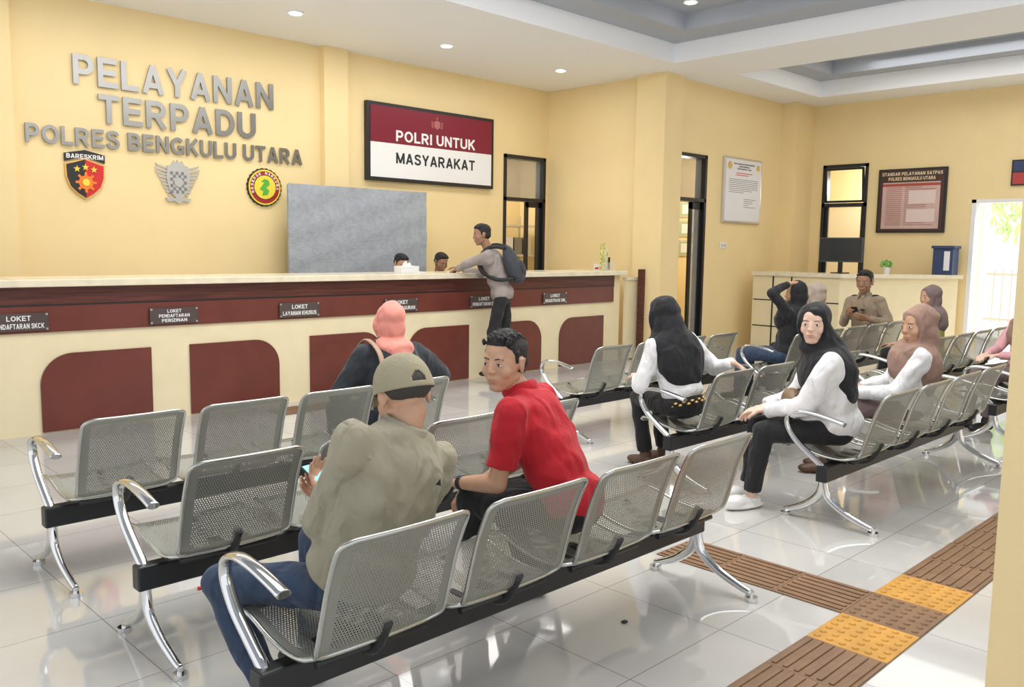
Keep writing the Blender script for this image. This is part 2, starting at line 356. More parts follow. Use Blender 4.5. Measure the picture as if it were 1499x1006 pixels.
bm=bmesh.new(); cyl(bm,(18.5,4.6,.95),.07,1.9,12); newobj('trunk',bm,mat('bark',(.45,.36,.28),.9),o)
fo=empty('iron_fence',(18.0,4.3,0),'pale iron fence outside the exit','fence'); M_fence=mat('pale_fence_paint',(.55,.5,.45),.6)
each('rail',[((17.98,3.6,.3),(18.02,5.4,.34)),((17.98,3.6,1.15),(18.02,5.4,1.19))],M_fence,fo)
each('fence_bar',[((17.99,3.6+.15*i,0),(18.01,3.615+.15*i,1.25)) for i in range(12)],M_fence,fo)
struct(box('trim_5',(14.0,2.0,-.02),(22,8,-.005),mat('pale_paving',(.8,.78,.74),.8)),'pale paving outside the exit','paving')
# ------------------------------------------------------------------ counter
ct=empty('service_counter',(5.4,7.7,0),'long cream and maroon service counter with stone top','counter')
x0,x1=.2,9.49
box('counter_body',(x0,7.5,0),(x1,7.95,1.19),M_cream,ct)
box('countertop',(x0-.02,7.38,1.19),(x1+.03,8.08,1.25),M_top,ct,.008)
box('upper_fascia',(x0,7.47,1.045),(x1-.16,7.5,1.188),M_wood,ct)
box('sign_band',(x0,7.475,.825),(x1-.16,7.5,1.045),M_brown,ct)
box('groove_strip',(x0,7.468,1.038),(x1-.16,7.476,1.05),M_black,ct)
box('staff_desk',(x0,7.95,.68),(x1,8.3,.72),M_top,ct)
def archpanel(xa,xb,side):
    r=.25; z0,z1=.015,.646; pts=[(xa,z0),(xb,z0)]
    if side=='R': pts+=[(xb-r+r*cos(t),z1-r+r*sin(t)) for t in [pi/2*k/10 for k in range(11)]]+[(xa,z1)]
    else: pts+=[(xb,z1)]+[(xa+r+r*cos(t),z1-r+r*sin(t)) for t in [pi/2+pi/2*k/10 for k in range(11)]]
    bm=bmesh.new(); plate(bm,pts,7.5,.018); newobj('front_panel',bm,M_brown,ct)
for i,s in enumerate('RLRRLRL'):
    xa=2.10+1.23*(i-1); archpanel(xa,xa+.885,s)
struct(box('baseboard_north',(-3,N-.012,0),(8.9,N,.1),M_top),'pale skirting','skirting')
M_signp=mat('acrylic_sign',(.10,.075,.07),.15); M_signb=mat('silver_edge',(.6,.6,.6),.3,.8)
def locket(x0,x1,*ls):
    o=empty('counter_sign',((x0+x1)/2,7.46,.91),'small dark acrylic plate reading '+' '.join(ls)+' on counter','sign','counter window signs')
    box('sign_plate',(x0,7.455,.845),(x1,7.462,.985),M_signp,o)
    each('spacer_bolt',[((a-.008,7.45,z-.008),(a+.008,7.475,z+.008)) for a in (x0+.014,x1-.014) for z in (.857,.973)],M_signb,o)
    w=(x1-x0); n=len(ls)
    for k,l in enumerate(ls):
        zc=.976-.122*(k+.5)/n; h=.040 if n<3 else .029
        ww=min(w*.84,len(l)*h*.86); text('lettering',l,(x0+x1)/2-ww/2,(x0+x1)/2+ww/2,zc-h/2,zc+h/2,7.455,M_white,o,.001)
locket(1.74,2.17,'LOKET','PENDAFTARAN SKCK')
locket(2.97,3.40,'LOKET','PENDAFTARAN','PERIZINAN')
locket(4.21,4.65,'LOKET','LAYANAN KHUSUS'); locket(5.45,5.89,'LOKET','PENGANGGURAN'); locket(6.67,7.10,'LOKET','PENDAFTARAN SIM'); locket(7.90,8.34,'LOKET','REGISTRASI SIM')
g=empty('counter_gate',(9.7,7.4,0),'cream gate with brown post beside the counter','gate')
box('gate_panel',(9.53,7.42,.02),(9.79,7.46,1.12),M_cream,g); box('gate_rail',(9.52,7.40,1.12),(9.79,7.48,1.16),M_top,g); box('gate_post',(9.74,7.3,0),(9.8,7.38,1.27),M_wood,g)
o=empty('tissue_box',(5.85,7.62,1.25),'white paper box standing on the counter','box')
box('carton',(5.74,7.54,1.25),(5.98,7.68,1.33),M_paper,o,.004)
bm=bmesh.new(); ell_pts=[(5.80,1.33),(5.92,1.33),(5.90,1.37),(5.87,1.35),(5.85,1.385),(5.82,1.36)]; plate(bm,ell_pts,7.62,.02); newobj('tissue',bm,M_white,o)
o=empty('brochure_stand',(9.36,7.66,1.25),'clear stand holding yellow and white leaflets','brochure holder')
bm=bmesh.new(); addbox(bm,(9.2,7.6,1.25),(9.5,7.75,1.262)); addbox(bm,(9.2,7.6,1.26),(9.5,7.605,1.36)); newobj('stand',bm,M_cglass,o)
M_leaflet=mat('leaflet_print',(.75,.68,.25),.5,var=.5,vscale=30)
for k,(xx,h,m) in enumerate([(9.22,.36,M_leaflet),(9.27,.30,M_paper),(9.33,.24,M_leaflet),(9.40,.17,M_ink)]):
    box('leaflet',(xx,7.64+.02*k,1.262),(xx+.11,7.645+.02*k,1.262+h),m,o)
o=empty('card_holder',(9.1,7.6,1.25),'small white and red card stand on the counter','card holder')
box('card',(9.05,7.6,1.25),(9.15,7.61,1.34),M_paper,o); box('card_print',(9.06,7.597,1.27),(9.14,7.6,1.295),M_red,o)
o=empty('document_papers',(6.05,7.75,1.25),'sheets of white paper lying on the counter','papers')
each('paper_sheet',[((6.0,7.72,1.25),(6.21,8.0,1.254)),((6.04,7.75,1.254),(6.25,8.03,1.258))],M_paper,o)
o=empty('display_board',(6.2,9.0,0),'grey fleece covered pin board standing behind the counter','board')
bm=bmesh.new(); nx,nz=60,40; G=[]
for i in range(nx+1):
    G.append([bm.verts.new((5.2+2.04*i/nx,8.975+.005*sin(i*.9+j*.3)+.004*sin(j*.7-i*.2),.75+1.5*j/nz)) for j in range(nz+1)])
for i in range(nx):
    for j in range(nz): bm.faces.new((G[i][j],G[i+1][j],G[i+1][j+1],G[i][j+1])).smooth=True
newobj('cloth_cover',bm,M_fabg,o)
box('board_panel',(5.21,8.985,.76),(7.23,9.02,2.24),M_fabg,o)
each('leg',[((5.25,8.985,0),(5.29,9.03,2.2)),((7.15,8.985,0),(7.19,9.03,2.2))],M_alu,o)
each('foot',[((5.24,8.7,0),(5.30,9.15,.03)),((7.14,8.7,0),(7.2,9.15,.03))],M_alu,o)
# ------------------------------------------------------------------ wall lettering
for s,a,b,z0,z1 in [('PELAYANAN',3.02,5.2,3.10,3.39),('TERPADU',3.25,4.97,2.745,3.03),('POLRES BENGKULU UTARA',2.57,5.57,2.495,2.675)]:
    o=text('wall_lettering',s,a,b,z0,z1,N-.012,M_letter,None,.010); lab(o,'polished steel raised letters reading '+s,'wall lettering','steel letters on the wall')
o=empty('wall_sign',(7.58,N,2.88),'black framed maroon and white panel reading POLRI UNTUK MASYARAKAT','sign')
box('sign_frame',(6.48,N-.07,2.385),(8.68,N,3.375),M_blackp,o,.006)
box('upper_panel',(6.53,N-.075,2.87),(8.63,N-.068,3.33),M_maroon,o); box('lower_panel',(6.53,N-.075,2.43),(8.63,N-.068,2.87),M_white,o)
text('lettering','POLRI UNTUK',6.93,8.31,2.905,3.045,N-.075,M_white,o,.001); text('lettering','MASYARAKAT',6.93,8.31,2.62,2.76,N-.075,M_ink,o,.001)
bm=bmesh.new(); plate(bm,[(7.62,3.12),(7.67,3.15),(7.67,3.22),(7.62,3.24),(7.57,3.22),(7.57,3.15)],N-.075,.002); plate(bm,star(7.62,3.265,.022),N-.075,.002)
for k in range(3):
    plate(bm,[(7.555,3.13+.03*k),(7.52,3.15+.03*k),(7.52,3.165+.03*k),(7.555,3.15+.03*k)],N-.075,.002); plate(bm,[(7.685,3.13+.03*k),(7.72,3.15+.03*k),(7.72,3.165+.03*k),(7.685,3.15+.03*k)],N-.075,.002)
newobj('crest',bm,mat('rose_crest',(.42,.14,.14),.5),o)
NE=N+.004
o=empty('shield_emblem',(3.1,N,2.19),'black and red shield emblem with yellow stars and wheel reading BARESKRIM','emblem')
def shp(s,cx=3.10,cz=2.19):
    p=[(-.19,.13),(-.12,.15),(0,.19),(.12,.15),(.19,.13),(.185,0),(.15,-.10),(.08,-.17),(0,-.22),(-.08,-.17),(-.15,-.10),(-.185,0)]
    return [(cx+a*s,cz+b*s) for a,b in p]
bm=bmesh.new(); plate(bm,shp(1.0),NE,.03); newobj('border',bm,M_gold,o)
bm=bmesh.new(); plate(bm,shp(.93),N-.026,.004); newobj('red_field',bm,M_red,o)
bm=bmesh.new(); plate(bm,[(x,z) for x,z in shp(.93) if x<=3.101][::1],N-.030,.003); newobj('black_field',bm,M_blackp,o)
bm=bmesh.new(); plate(bm,[(2.91,2.34),(3.1,2.40),(3.29,2.34),(3.29,2.42),(3.1,2.46),(2.91,2.42)],NE,.034); newobj('name_ribbon',bm,M_blackp,o)
text('lettering','BARESKRIM',2.925,3.275,2.372,2.417,N-.030,M_white,o,.001)
bm=bmesh.new(); [plate(bm,star(a,b,.035),N-.034,.004) for a,b in ((3.02,2.27),(3.10,2.29),(3.18,2.27))]; newobj('stars',bm,M_yellow,o)
bm=bmesh.new(); plate(bm,circ(3.10,2.14,.07,16),N-.034,.004)
for k in range(8):
    c_,s_=cos(pi*k/4),sin(pi*k/4); q=[(3.10+c_*r-s_*w_,2.14+s_*r+c_*w_) for r,w_ in ((.05,-.012),(.1,-.012),(.1,.012),(.05,.012))]; plate(bm,q,N-.034,.006)
newobj('wheel',bm,M_orange,o)
bm=bmesh.new(); plate(bm,circ(3.10,2.14,.035,16),N-.039,.004); newobj('hub',bm,M_yellow,o)
o=empty('winged_badge',(4.05,N,2.2),'silver winged traffic police badge on the wall','emblem')
bm=bmesh.new()
for sgn in (-1,1):
    for k in range(9):
        z=2.37-k*.033; L=.262-.014*abs(k-1.6)-.007*k
        plate(bm,[(4.05+sgn*.08,z-.028),(4.05+sgn*L,z+.022-.008*k),(4.05+sgn*(L-.012),z-.002-.008*k),(4.05+sgn*.08,z-.046)],NE,.018+.004*(k%2))
plate(bm,[(4.05-.07,2.38),(4.05-.045,2.43),(4.05-.02,2.40),(4.05,2.44),(4.05+.02,2.40),(4.05+.045,2.43),(4.05+.07,2.38)],NE,.03)
plate(bm,[(3.91,2.03),(4.19,2.03),(4.16,1.985),(4.10,2.0),(4.05,1.97),(4.0,2.0),(3.94,1.985)],NE,.03)
newobj('wings',bm,M_signb,o)
bm=bmesh.new(); plate(bm,[(4.05+a*.13,2.2+b*.2) for a,b in ((-.9,.85),(0,1),(.9,.85),(1,.2),(.75,-.5),(0,-1),(-.75,-.5),(-1,.2))],N-.008,.02); newobj('shield_plate',bm,M_signb,o)
bm=bmesh.new()
for i in range(6):
    for j in range(7):
        if (i+j)%2==0:
            x=4.05-.09+i*.03; z=2.08+j*.033; addbox(bm,(x,N-.031,z),(x+.03,N-.027,z+.033))
newobj('checker',bm,M_blue,o)
bm=bmesh.new(); plate(bm,circ(4.05,2.2,.05,20),N-.031,.006); newobj('boss',bm,M_signb,o)
o=empty('round_emblem',(5.07,N,2.205),'round dark rimmed yellow emblem with red lettering ring','emblem')
bm=bmesh.new(); plate(bm,[(5.07+(.222 if k%2 else .212)*cos(2*pi*k/48),2.205+(.222 if k%2 else .212)*sin(2*pi*k/48)) for k in range(48)],NE,.03); newobj('scalloped_rim',bm,M_blackp,o)
bm=bmesh.new(); plate(bm,circ(5.07,2.205,.203),N-.026,.003); newobj('outer_ring',bm,M_yellow,o)
bm=bmesh.new(); plate(bm,circ(5.07,2.205,.185),N-.029,.003); newobj('red_ring',bm,mat('dark_red_ring',(.36,.02,.02),.5),o)
bm=bmesh.new(); plate(bm,circ(5.07,2.205,.142),N-.032,.003); newobj('dark_line',bm,M_blackp,o)
bm=bmesh.new(); plate(bm,circ(5.07,2.205,.136),N-.035,.003); newobj('yellow_disc',bm,M_yellow,o)
bm=bmesh.new(); plate(bm,[(5.03,2.11),(5.10,2.12),(5.12,2.17),(5.08,2.2),(5.13,2.24),(5.11,2.29),(5.06,2.30),(5.02,2.27),(5.06,2.26),(5.03,2.22),(5.0,2.18),(5.05,2.16)],N-.038,.004); newobj('green_figure',bm,M_green,o)
S='RESERSE NARKOBA'
tmp=[]
for k,ch in enumerate(S+'  '):
    if ch==' ': continue
    an=radians(200-k*14.5); cx,czz=5.07+.163*cos(an),2.205+.163*sin(an)
    t_=text('tmpletter',ch,-.013,.013,-.016,.016,0,M_white,None,.001)
    R=Matrix.Rotation(-(an-pi/2),4,'Y')
    for v in t_.data.vertices: v.co=(R@v.co)+V((cx,N-.033,czz))
    tmp.append(t_)
bm=bmesh.new()
for t_ in tmp: bm.from_mesh(t_.data); bpy.data.objects.remove(t_)
newobj('ring_lettering',bm,M_white,o)
# ------------------------------------------------------------------ boards on other walls
def bars_y(bm,x0,x1,z0,z1,n,y,seed=1,th=.006):
    rr=random.Random(seed)
    for k in range(n):
        z=z1-(z1-z0)*(k+.5)/n; L=(x1-x0)*(1 if rr.random()<.7 else rr.uniform(.4,.9))
        addbox(bm,(x0,y-.001,z-th/2),(x0+L,y,z+th/2))
o=empty('notice_board',(11.97,W,2.46),'white framed printed notice on the wall','notice board')
box('board_frame',(11.43,W-.04,1.97),(12.52,W,2.955),M_alu,o,.005); box('notice_sheet',(11.46,W-.043,2.0),(12.49,W-.039,2.925),M_paper,o)
text('lettering','KEPOLISIAN NEGARA REPUBLIK INDONESIA',11.68,12.29,2.85,2.874,W-.043,M_ink,o,.0005); text('lettering','DAERAH BENGKULU',11.83,12.14,2.813,2.837,W-.043,M_ink,o,.0005); text('lettering','RESOR BENGKULU UTARA',11.78,12.19,2.776,2.80,W-.043,M_ink,o,.0005)
bm=bmesh.new(); bars_y(bm,11.75,12.22,2.68,2.74,2,W-.043,th=.012); newobj('red_heading',bm,M_red,o)
bm=bmesh.new(); bars_y(bm,11.56,12.4,2.42,2.64,8,W-.043,4); bars_y(bm,12.0,12.35,2.2,2.35,5,W-.043,5); newobj('printed_text',bm,M_ink,o)
bm=bmesh.new(); plate(bm,circ(11.57,2.83,.06,20),W-.043,.002); plate(bm,circ(12.39,2.83,.05,20),W-.043,.002); newobj('crest',bm,M_gold,o)
o=empty('wall_outlet',(11.5,W,1.62),'small white double power socket on the wall','power outlet')
box('face_plate',(11.44,W-.015,1.58),(11.6,W,1.67),M_white,o,.004)
for xx in (11.48,11.56): bm=bmesh.new(); cyl(bm,(xx,W-.016,1.625),.02,.006,16,axis='y'); newobj('socket',bm,M_alu,o)
o=empty('service_standard_board',(E,5.27,2.35),'dark framed service standard board with printed table','notice board')
M_bbrown=mat('dark_brown_print',(.06,.022,.018),.35); M_rose=mat('rose_sheet',(.60,.41,.37),.5,var=.1,vscale=3)
box('board_frame',(E-.04,4.755,1.86),(E,5.78,2.84),M_blackp,o,.005); box('backing',(E-.045,4.79,1.89),(E-.038,5.745,2.81),M_bbrown,o)
M_pale=mat('pale_gold_print',(.80,.68,.45),.5)
text('lettering','STANDAR PELAYANAN SATPAS',5.72,4.82,2.735,2.785,E-.045,M_pale,o,.0005,face='W'); text('lettering','POLRES BENGKULU UTARA',5.62,4.92,2.66,2.71,E-.045,M_pale,o,.0005,face='W')
box('table_sheet',(E-.048,4.84,1.92),(E-.045,5.70,2.63),M_rose,o)
box('red_header',(E-.05,4.84,2.57),(E-.048,5.70,2.61),mat('dull_red',(.40,.07,.05),.5),o)
bm=bmesh.new(); rr=random.Random(8)
for k in range(20):
    z=2.55-k*.03
    addbox(bm,(E-.0495,5.40,z-.005),(E-.048,5.64,z+.005))
    addbox(bm,(E-.0495,5.36-rr.uniform(.2,.46),z-.005),(E-.048,5.36,z+.005))
newobj('printed_text',bm,mat('faint_red_ink',(.36,.16,.14),.6),o)
bm=bmesh.new()
for (ya,yb,za,zb) in ((4.9,5.3,2.30,2.5),(4.9,5.32,2.02,2.22)): addbox(bm,(E-.0505,ya,za),(E-.0495,yb,zb))
newobj('table_block',bm,mat('pale_pink_print',(.74,.6,.56),.5),o)
o=empty('hanging_sign',(E,3.7,2.7),'small dark blue and red sign above the exit','sign')
box('panel',(E-.03,3.45,2.52),(E,3.9,2.88),M_blackp,o); box('upper_print',(E-.033,3.47,2.72),(E-.03,3.88,2.86),M_navy,o); box('lower_print',(E-.033,3.47,2.54),(E-.03,3.88,2.70),mat('brick_red',(.45,.05,.05),.5),o)
for z in (1.58,1.92,2.26):
    o=empty('framed_certificate',(12.99,8.7,z),'pale green and white framed certificate on office wall','picture','certificates in the side office')
    box('frame',(12.97,8.50,z-.14),(12.998,8.96,z+.14),M_alu,o); box('picture_sheet',(12.965,8.53,z-.11),(12.97,8.93,z+.11),M_pgreen,o)
    box('picture_center',(12.962,8.57,z-.08),(12.965,8.89,z+.08),M_paper,o)
o=empty('steel_shelf',(10.0,10.6,0),'grey steel shelving unit with boxes','shelf')
each('post',[((x,y,0),(x+.03,y+.03,2.1)) for x in (9.5,10.9) for y in (10.5,10.9)],M_alu,o)
each('shelf_board',[((9.5,10.5,z),(10.93,10.93,z+.03)) for z in (.4,.9,1.4,1.9)],M_alu,o)
for k in range(6):
    b_=box('archive_box',(9.56+.22*k,10.55,1.43),(9.74+.22*k,10.85,1.72),[M_paper,M_blue,M_alu][k%3],None,.004); lab(b_,'archive box on the steel shelf','box','archive boxes')
# ------------------------------------------------------------------ reception desk
o=empty('reception_desk',(12.8,5.8,0),'cream reception desk with dark inlay lines','desk')
def prism(name,pts,z0,z1,m,par):
    bm=bmesh.new(); a=[bm.verts.new((x,y,z0)) for x,y in pts]; b=[bm.verts.new((x,y,z1)) for x,y in pts]; n=len(pts)
    bm.faces.new(a); bm.faces.new(b)
    for i in range(n): bm.faces.new((a[i],a[(i+1)%n],b[(i+1)%n],b[i]))
    return newobj(name,bm,m,par)
prism('desk_body',[(12.03,6.9),(12.03,5.52),(13.6,4.45),(13.75,4.62),(12.5,5.7),(12.5,6.9)],0,1.18,M_cream,o)
prism('desktop',[(11.97,6.9),(11.97,5.48),(13.58,4.38),(13.78,4.6),(12.6,5.75),(12.6,6.9)],1.18,1.235,M_top,o)
each('inlay_line',[((12.022,6.55,0),(12.031,6.57,1.17)),((12.022,6.25,0),(12.031,6.27,1.17)),((12.022,5.52,.80),(12.031,6.88,.815)),((12.022,5.52,.40),(12.031,6.88,.415))],M_black,o)
o=empty('computer_monitor',(12.4,5.7,1.235),'black flat computer monitor standing on the reception desk','monitor')
box('screen_housing',(12.38,5.37,1.40),(12.42,6.03,1.76),mat('dark_bezel',(.06,.065,.075),.4),o,.006); box('display',(12.376,5.39,1.42),(12.38,6.01,1.74),mat('off_screen',(.02,.028,.04),.12),o)
bm=bmesh.new(); addbox(bm,(12.39,5.67,1.25),(12.42,5.73,1.42)); addbox(bm,(12.3,5.6,1.235),(12.5,5.8,1.25)); newobj('stand',bm,M_blackp,o)
o=empty('potted_plant',(12.85,5.2,1.235),'small green plant in a white pot on the desk','potted plant')
bm=bmesh.new(); cyl(bm,(12.85,5.2,1.285),.04,.1,20,r2=.055); newobj('pot',bm,M_white,o)
bm=bmesh.new()
for k in range(90):
    v=V((random.gauss(0,1),random.gauss(0,1),abs(random.gauss(0,1)))).normalized(); p=V((12.85,5.2,1.35))+v*.09*random.random()**.3; q=Euler((random.random()*6,random.random()*6,0)).to_matrix()
    bm.faces.new([bm.verts.new(p+q@V(z)*.035) for z in ((-1,0,0),(0,-.5,.1),(1,0,0),(0,.5,.1))])
newobj('leaves',bm,M_leaf,o)
o=empty('donation_box',(13.55,4.62,1.235),'dark blue and white box device on the desk','box')
box('box_body',(13.4,4.48,1.235),(13.65,4.76,1.62),M_navy,o,.006); box('box_lid',(13.38,4.46,1.62),(13.67,4.78,1.66),M_navy,o,.004)
box('label_panel',(13.394,4.52,1.30),(13.4,4.60,1.58),M_paper,o)
# ------------------------------------------------------------------ tactile paving
def tact(kind):
    bm=bmesh.new(); s=.162; addbox(bm,(-s,-s,0),(s,s,.006),0,.002)
    if kind=='dot':
        for i in range(6):
            for j in range(6): cyl(bm,(-.13+.052*i,-.13+.052*j,.008),.017,.008,12,r2=.011)
    else:
        for i in range(7): addbox(bm,(-.15,-.135+.045*i-.010,.005),(.15,-.135+.045*i+.010,.012),0,.003)
    me=bpy.data.meshes.new('tactile_'+kind); bm.to_mesh(me); bm.free(); return me
TB=tact('bar'); TD=tact('dot'); TO=TD.copy(); TB.materials.append(M_tact); TD.materials.append(M_tact); TO.materials.append(M_tacto)
def tt(me,x,y,rot,label):
    o=bpy.data.objects.new('tactile_tile',me); COL.objects.link(o); o.location=(x,y,.0005); o.rotation_euler=(0,0,rot); lab(o,label,'tactile paving tile','tactile floor tiles')
for k in range(-4,10):
    x=3.3625+.325*k; me,l=(TB,'brown ribbed tactile paving tile on the floor')
    if k in (0,2): me,l=(TO,'mustard studded tactile warning tile on the floor')
    if k==1: me,l=(TD,'brown studded tactile tile at the junction')
    tt(me,x,1.365,0,l)
for j in range(3): tt(TB,3.6875,1.69+.325*j,pi/2,'brown ribbed tactile paving tile on the floor')
for j in range(4): tt(TB,4.1+.325*j,7.1,0,'brown ribbed tactile paving tile on the floor')
bm=bmesh.new(); addbox(bm,(0,0,0),(.03,.02,.012),0,.004); o=newobj('candy_wrapper',bm,M_red,None,loc=(1.62,3.62,.001)); lab(o,'small red candy wrapper on the floor','litter')
bm=bmesh.new(); addbox(bm,(0,0,0),(.025,.02,.008),0,.003); o=newobj('paper_scrap',bm,M_ink,None,loc=(2.75,2.1,.001)); lab(o,'tiny dark scrap on the floor','litter')
# ------------------------------------------------------------------ waiting benches
PITCH=.542; WD=.458
BACK=smoothpath([(0,.15,.395),(0,.118,.43),(0,.088,.53),(0,.055,.64),(0,.015,.735),(0,-.012,.775)],4)
SEAT=smoothpath([(0,.16,.388),(0,.26,.372),(0,.38,.385),(0,.49,.415),(0,.56,.418),(0,.59,.392)],4)
def sheet(prof,name):
    bm=bmesh.new(); uvl=bm.loops.layers.uv.new('UVMap'); nx=12; L=[0]
    for i in range(1,len(prof)): L.append(L[-1]+(prof[i]-prof[i-1]).length)
    T=L[-1]; R=.045; rows=[]
    def xoff(l):
        e=min(l,T-l)
        return R-math.sqrt(max(0,R*R-(R-e)**2)) if e<R else 0
    for i,p in enumerate(prof):
        xo=xoff(L[i]); row=[]
        for k in range(nx+1):
            x=xo+(WD-2*xo)*k/nx; dish=.012*(1-((2*x/WD)-1)**2)
            row.append((bm.verts.new((x,p.y-dish*(1 if name=='b' else 0),p.z-dish*(0 if name=='b' else .6))),(x,L[i]*.40/T)))
        rows.append(row)
    for i in range(len(rows)-1):
        for k in range(nx):
            q=[rows[i][k],rows[i][k+1],rows[i+1][k+1],rows[i+1][k]]
            f=bm.faces.new([a[0] for a in q]); f.smooth=True
            for lp,a in zip(f.loops,q): lp[uvl].uv=a[1]
    rim=[r[0][0].co.copy() for r in rows]+[v[0].co.copy() for v in rows[-1][1:-1]]+[r[-1][0].co.copy() for r in rows[::-1]]+[v[0].co.copy() for v in rows[0][1:-1][::-1]]
    tube(bm,rim,.0075,8,True,1,up=V((.3,.8,.5)).normalized())
    me=bpy.data.meshes.new(name); bm.normal_update(); bm.to_mesh(me); bm.free(); me.materials.append(M_perf); me.materials.append(M_steel); return me
ME_back=sheet(BACK,'b'); ME_seat=sheet(SEAT,'s')
def mk(name,fn,m):
    bm=bmesh.new(); fn(bm); bmesh.ops.recalc_face_normals(bm,faces=bm.faces); me=bpy.data.meshes.new(name); bm.to_mesh(me); bm.free(); me.materials.append(m); return me
def f_leg(bm):
    col=smoothpath([(0,.30,.30),(0,.29,.22),(0,.26,.15),(0,.17,.09),(0,.06,.05),(0,.0,.035)],5)
    n=len(col); tube(bm,col,[(.030-.016*i/n,.022-.008*i/n) for i in range(n)],14)
    c2=smoothpath([(0,.30,.30),(0,.30,.22),(0,.33,.15),(0,.40,.09),(0,.48,.05),(0,.52,.035)],5)
    tube(bm,c2,[(.030-.016*i/n,.022-.008*i/n) for i in range(n)],14)
    for y in (0,.52): cyl(bm,(0,y,.010),.028,.02,18); cyl(bm,(0,y,.028),.012,.03,12)
def f_arm(bm):
    p=smoothpath([(0,.19,.590),(0,.25,.605),(0,.36,.625),(0,.46,.628),(0,.525,.60),(0,.535,.54),(0,.48,.46),(0,.39,.39),(0,.31,.33),(0,.30,.29)],5)
    tube(bm,p,[(.013,.024) if i<22 else (.017,.021) for i in range(len(p))],14)
def f_brk(bm):
    tube(bm,smoothpath([(0,.10,.46),(0,.16,.36),(0,.26,.335),(0,.42,.36),(0,.50,.40)],4),(.022,.016),8)
    addbox(bm,(-.03,.24,.31),(.03,.36,.37),0,.006)
    addbox(bm,(.10,.24,.33),(.13,.36,.37)); addbox(bm,(-.13,.24,.33),(-.1,.36,.37))
    tube(bm,[V((-.20,.17,.365)),V((.20,.17,.365))],.012,8,up=V((0,0,1)))
ME_leg=mk('leg',f_leg,M_chrome); ME_arm=mk('arm',f_arm,M_chrome); ME_brk=mk('brk',f_brk,M_blackp)
BEAMS={}
def bench(x,y,n,label,rarm=True):
    root=empty('waiting_bench',(x,y,0),label,'bench','steel waiting benches')
    if n not in BEAMS: BEAMS[n]=mk('beam',lambda bm:addbox(bm,(-.09,.265,.245),(n*PITCH,.33,.34),0,.008),M_black)
    def ch(nm,me,px):
        o=bpy.data.objects.new(nm,me); COL.objects.link(o); o.parent=root; o.location=(px,0,0); return o
    ch('beam',BEAMS[n],0)
    for k in range(n):
        ch('backrest',ME_back,k*PITCH); ch('seat',ME_seat,k*PITCH); ch('bracket',ME_brk,k*PITCH+WD/2)
    for i,px in enumerate((-.055,(n-1)*PITCH+WD+.06)):
        if i==0 or rarm: ch('armrest',ME_arm,px)
        ch('leg',ME_leg,px)
BL='perforated grey steel waiting bench with chrome arms and black beam'
bench(1.215,1.866,4,'perforated steel waiting bench beside the tactile paving strip',False); bench(1.28,2.908,4,BL); bench(1.256,3.921,4,BL)
bench(4.70,1.866,4,BL); bench(4.68,2.908,4,BL); bench(5.2,4.32,4,BL)
bench(7.7,1.866,4,BL); bench(7.75,2.86,5,BL); bench(7.6,3.88,5,BL)
# ------------------------------------------------------------------ people
def capsule(bm,p0,r0,p1,r1,flat0=False,flat1=False,seg=16):
    p0=V(p0);p1=V(p1); d=(p1-p0)
    if d.length<1e-5: d=V((0,0,1e-4))
    dn=d.normalized(); x,y=frame_of(dn)
    st=[]
    if not flat0:
        for k in range(1,4): a=pi/2*k/4; st.append((p0-dn*r0*cos(a),r0*sin(a)))
    st.append((p0,r0)); st.append(((p0+p1)/2,(r0+r1)/2)); st.append((p1,r1))
    if not flat1:
        for k in range(3,0,-1): a=pi/2*k/4; st.append((p1+dn*r1*cos(a),r1*sin(a)))
    R=[[bm.verts.new(c+x*r*cos(2*pi*k/seg)+y*r*sin(2*pi*k/seg)) for k in range(seg)] for c,r in st]
    for i in range(len(R)-1):
        for k in range(seg): bm.faces.new((R[i][k],R[i][(k+1)%seg],R[i+1][(k+1)%seg],R[i+1][k]))
    bm.faces.new(R[0][::-1]); bm.faces.new(R[-1])
def ell(bm,c,r,rot=None):
    M=Matrix.Translation(c)@((rot or Matrix.Identity(3)).to_4x4())@Matrix.Diagonal((r[0],r[1],r[2],1))
    bmesh.ops.create_icosphere(bm,subdivisions=3,radius=1,matrix=M)
TEX=bpy.data.textures.new('folds','CLOUDS'); TEX.noise_scale=.13; TEX.noise_depth=1
TEXR=bpy.data.textures.new('creases','MUSGRAVE'); TEXR.musgrave_type='RIDGED_MULTIFRACTAL'; TEXR.noise_scale=.18; TEXR.octaves=1.2; TEXR.noise_intensity=.5
def remesh(bm,vox,it=3,disp=0):
    bmesh.ops.recalc_face_normals(bm,faces=bm.faces)
    me=bpy.data.meshes.new('t'); bm.to_mesh(me); bm.free(); o=bpy.data.objects.new('t',me); COL.objects.link(o)
    m=o.modifiers.new('r','REMESH'); m.mode='VOXEL'; m.voxel_size=vox; m.use_smooth_shade=True
    s=o.modifiers.new('s0','SMOOTH'); s.factor=.5; s.iterations=it
    if disp:
        for T,k in ((TEX,1.0),(TEXR,.8)):
            d=o.modifiers.new('d','DISPLACE'); d.texture=T; d.strength=disp*k; d.mid_level=.40; d.texture_coords='LOCAL'
        s=o.modifiers.new('s','SMOOTH'); s.factor=.5; s.iterations=2
    dg=bpy.context.evaluated_depsgraph_get(); out=bpy.data.meshes.new_from_object(o.evaluated_get(dg))
    bpy.data.objects.remove(o); out.materials.clear()
    for p in out.polygons: p.use_smooth=True
    return out
def ik(a,t,l1,l2,pole):
    a=V(a);t=V(t); d=t-a; L=d.length
    if L>(l1+l2)*.985: t=a+d*((l1+l2)*.985/L); d=t-a; L=d.length
    u=d/L; c=(l1*l1+L*L-l2*l2)/(2*L); h=math.sqrt(max(0,l1*l1-c*c))
    pv=V(pole)-V(pole).dot(u)*u; pv.normalize()
    return a+u*c+pv*h,t
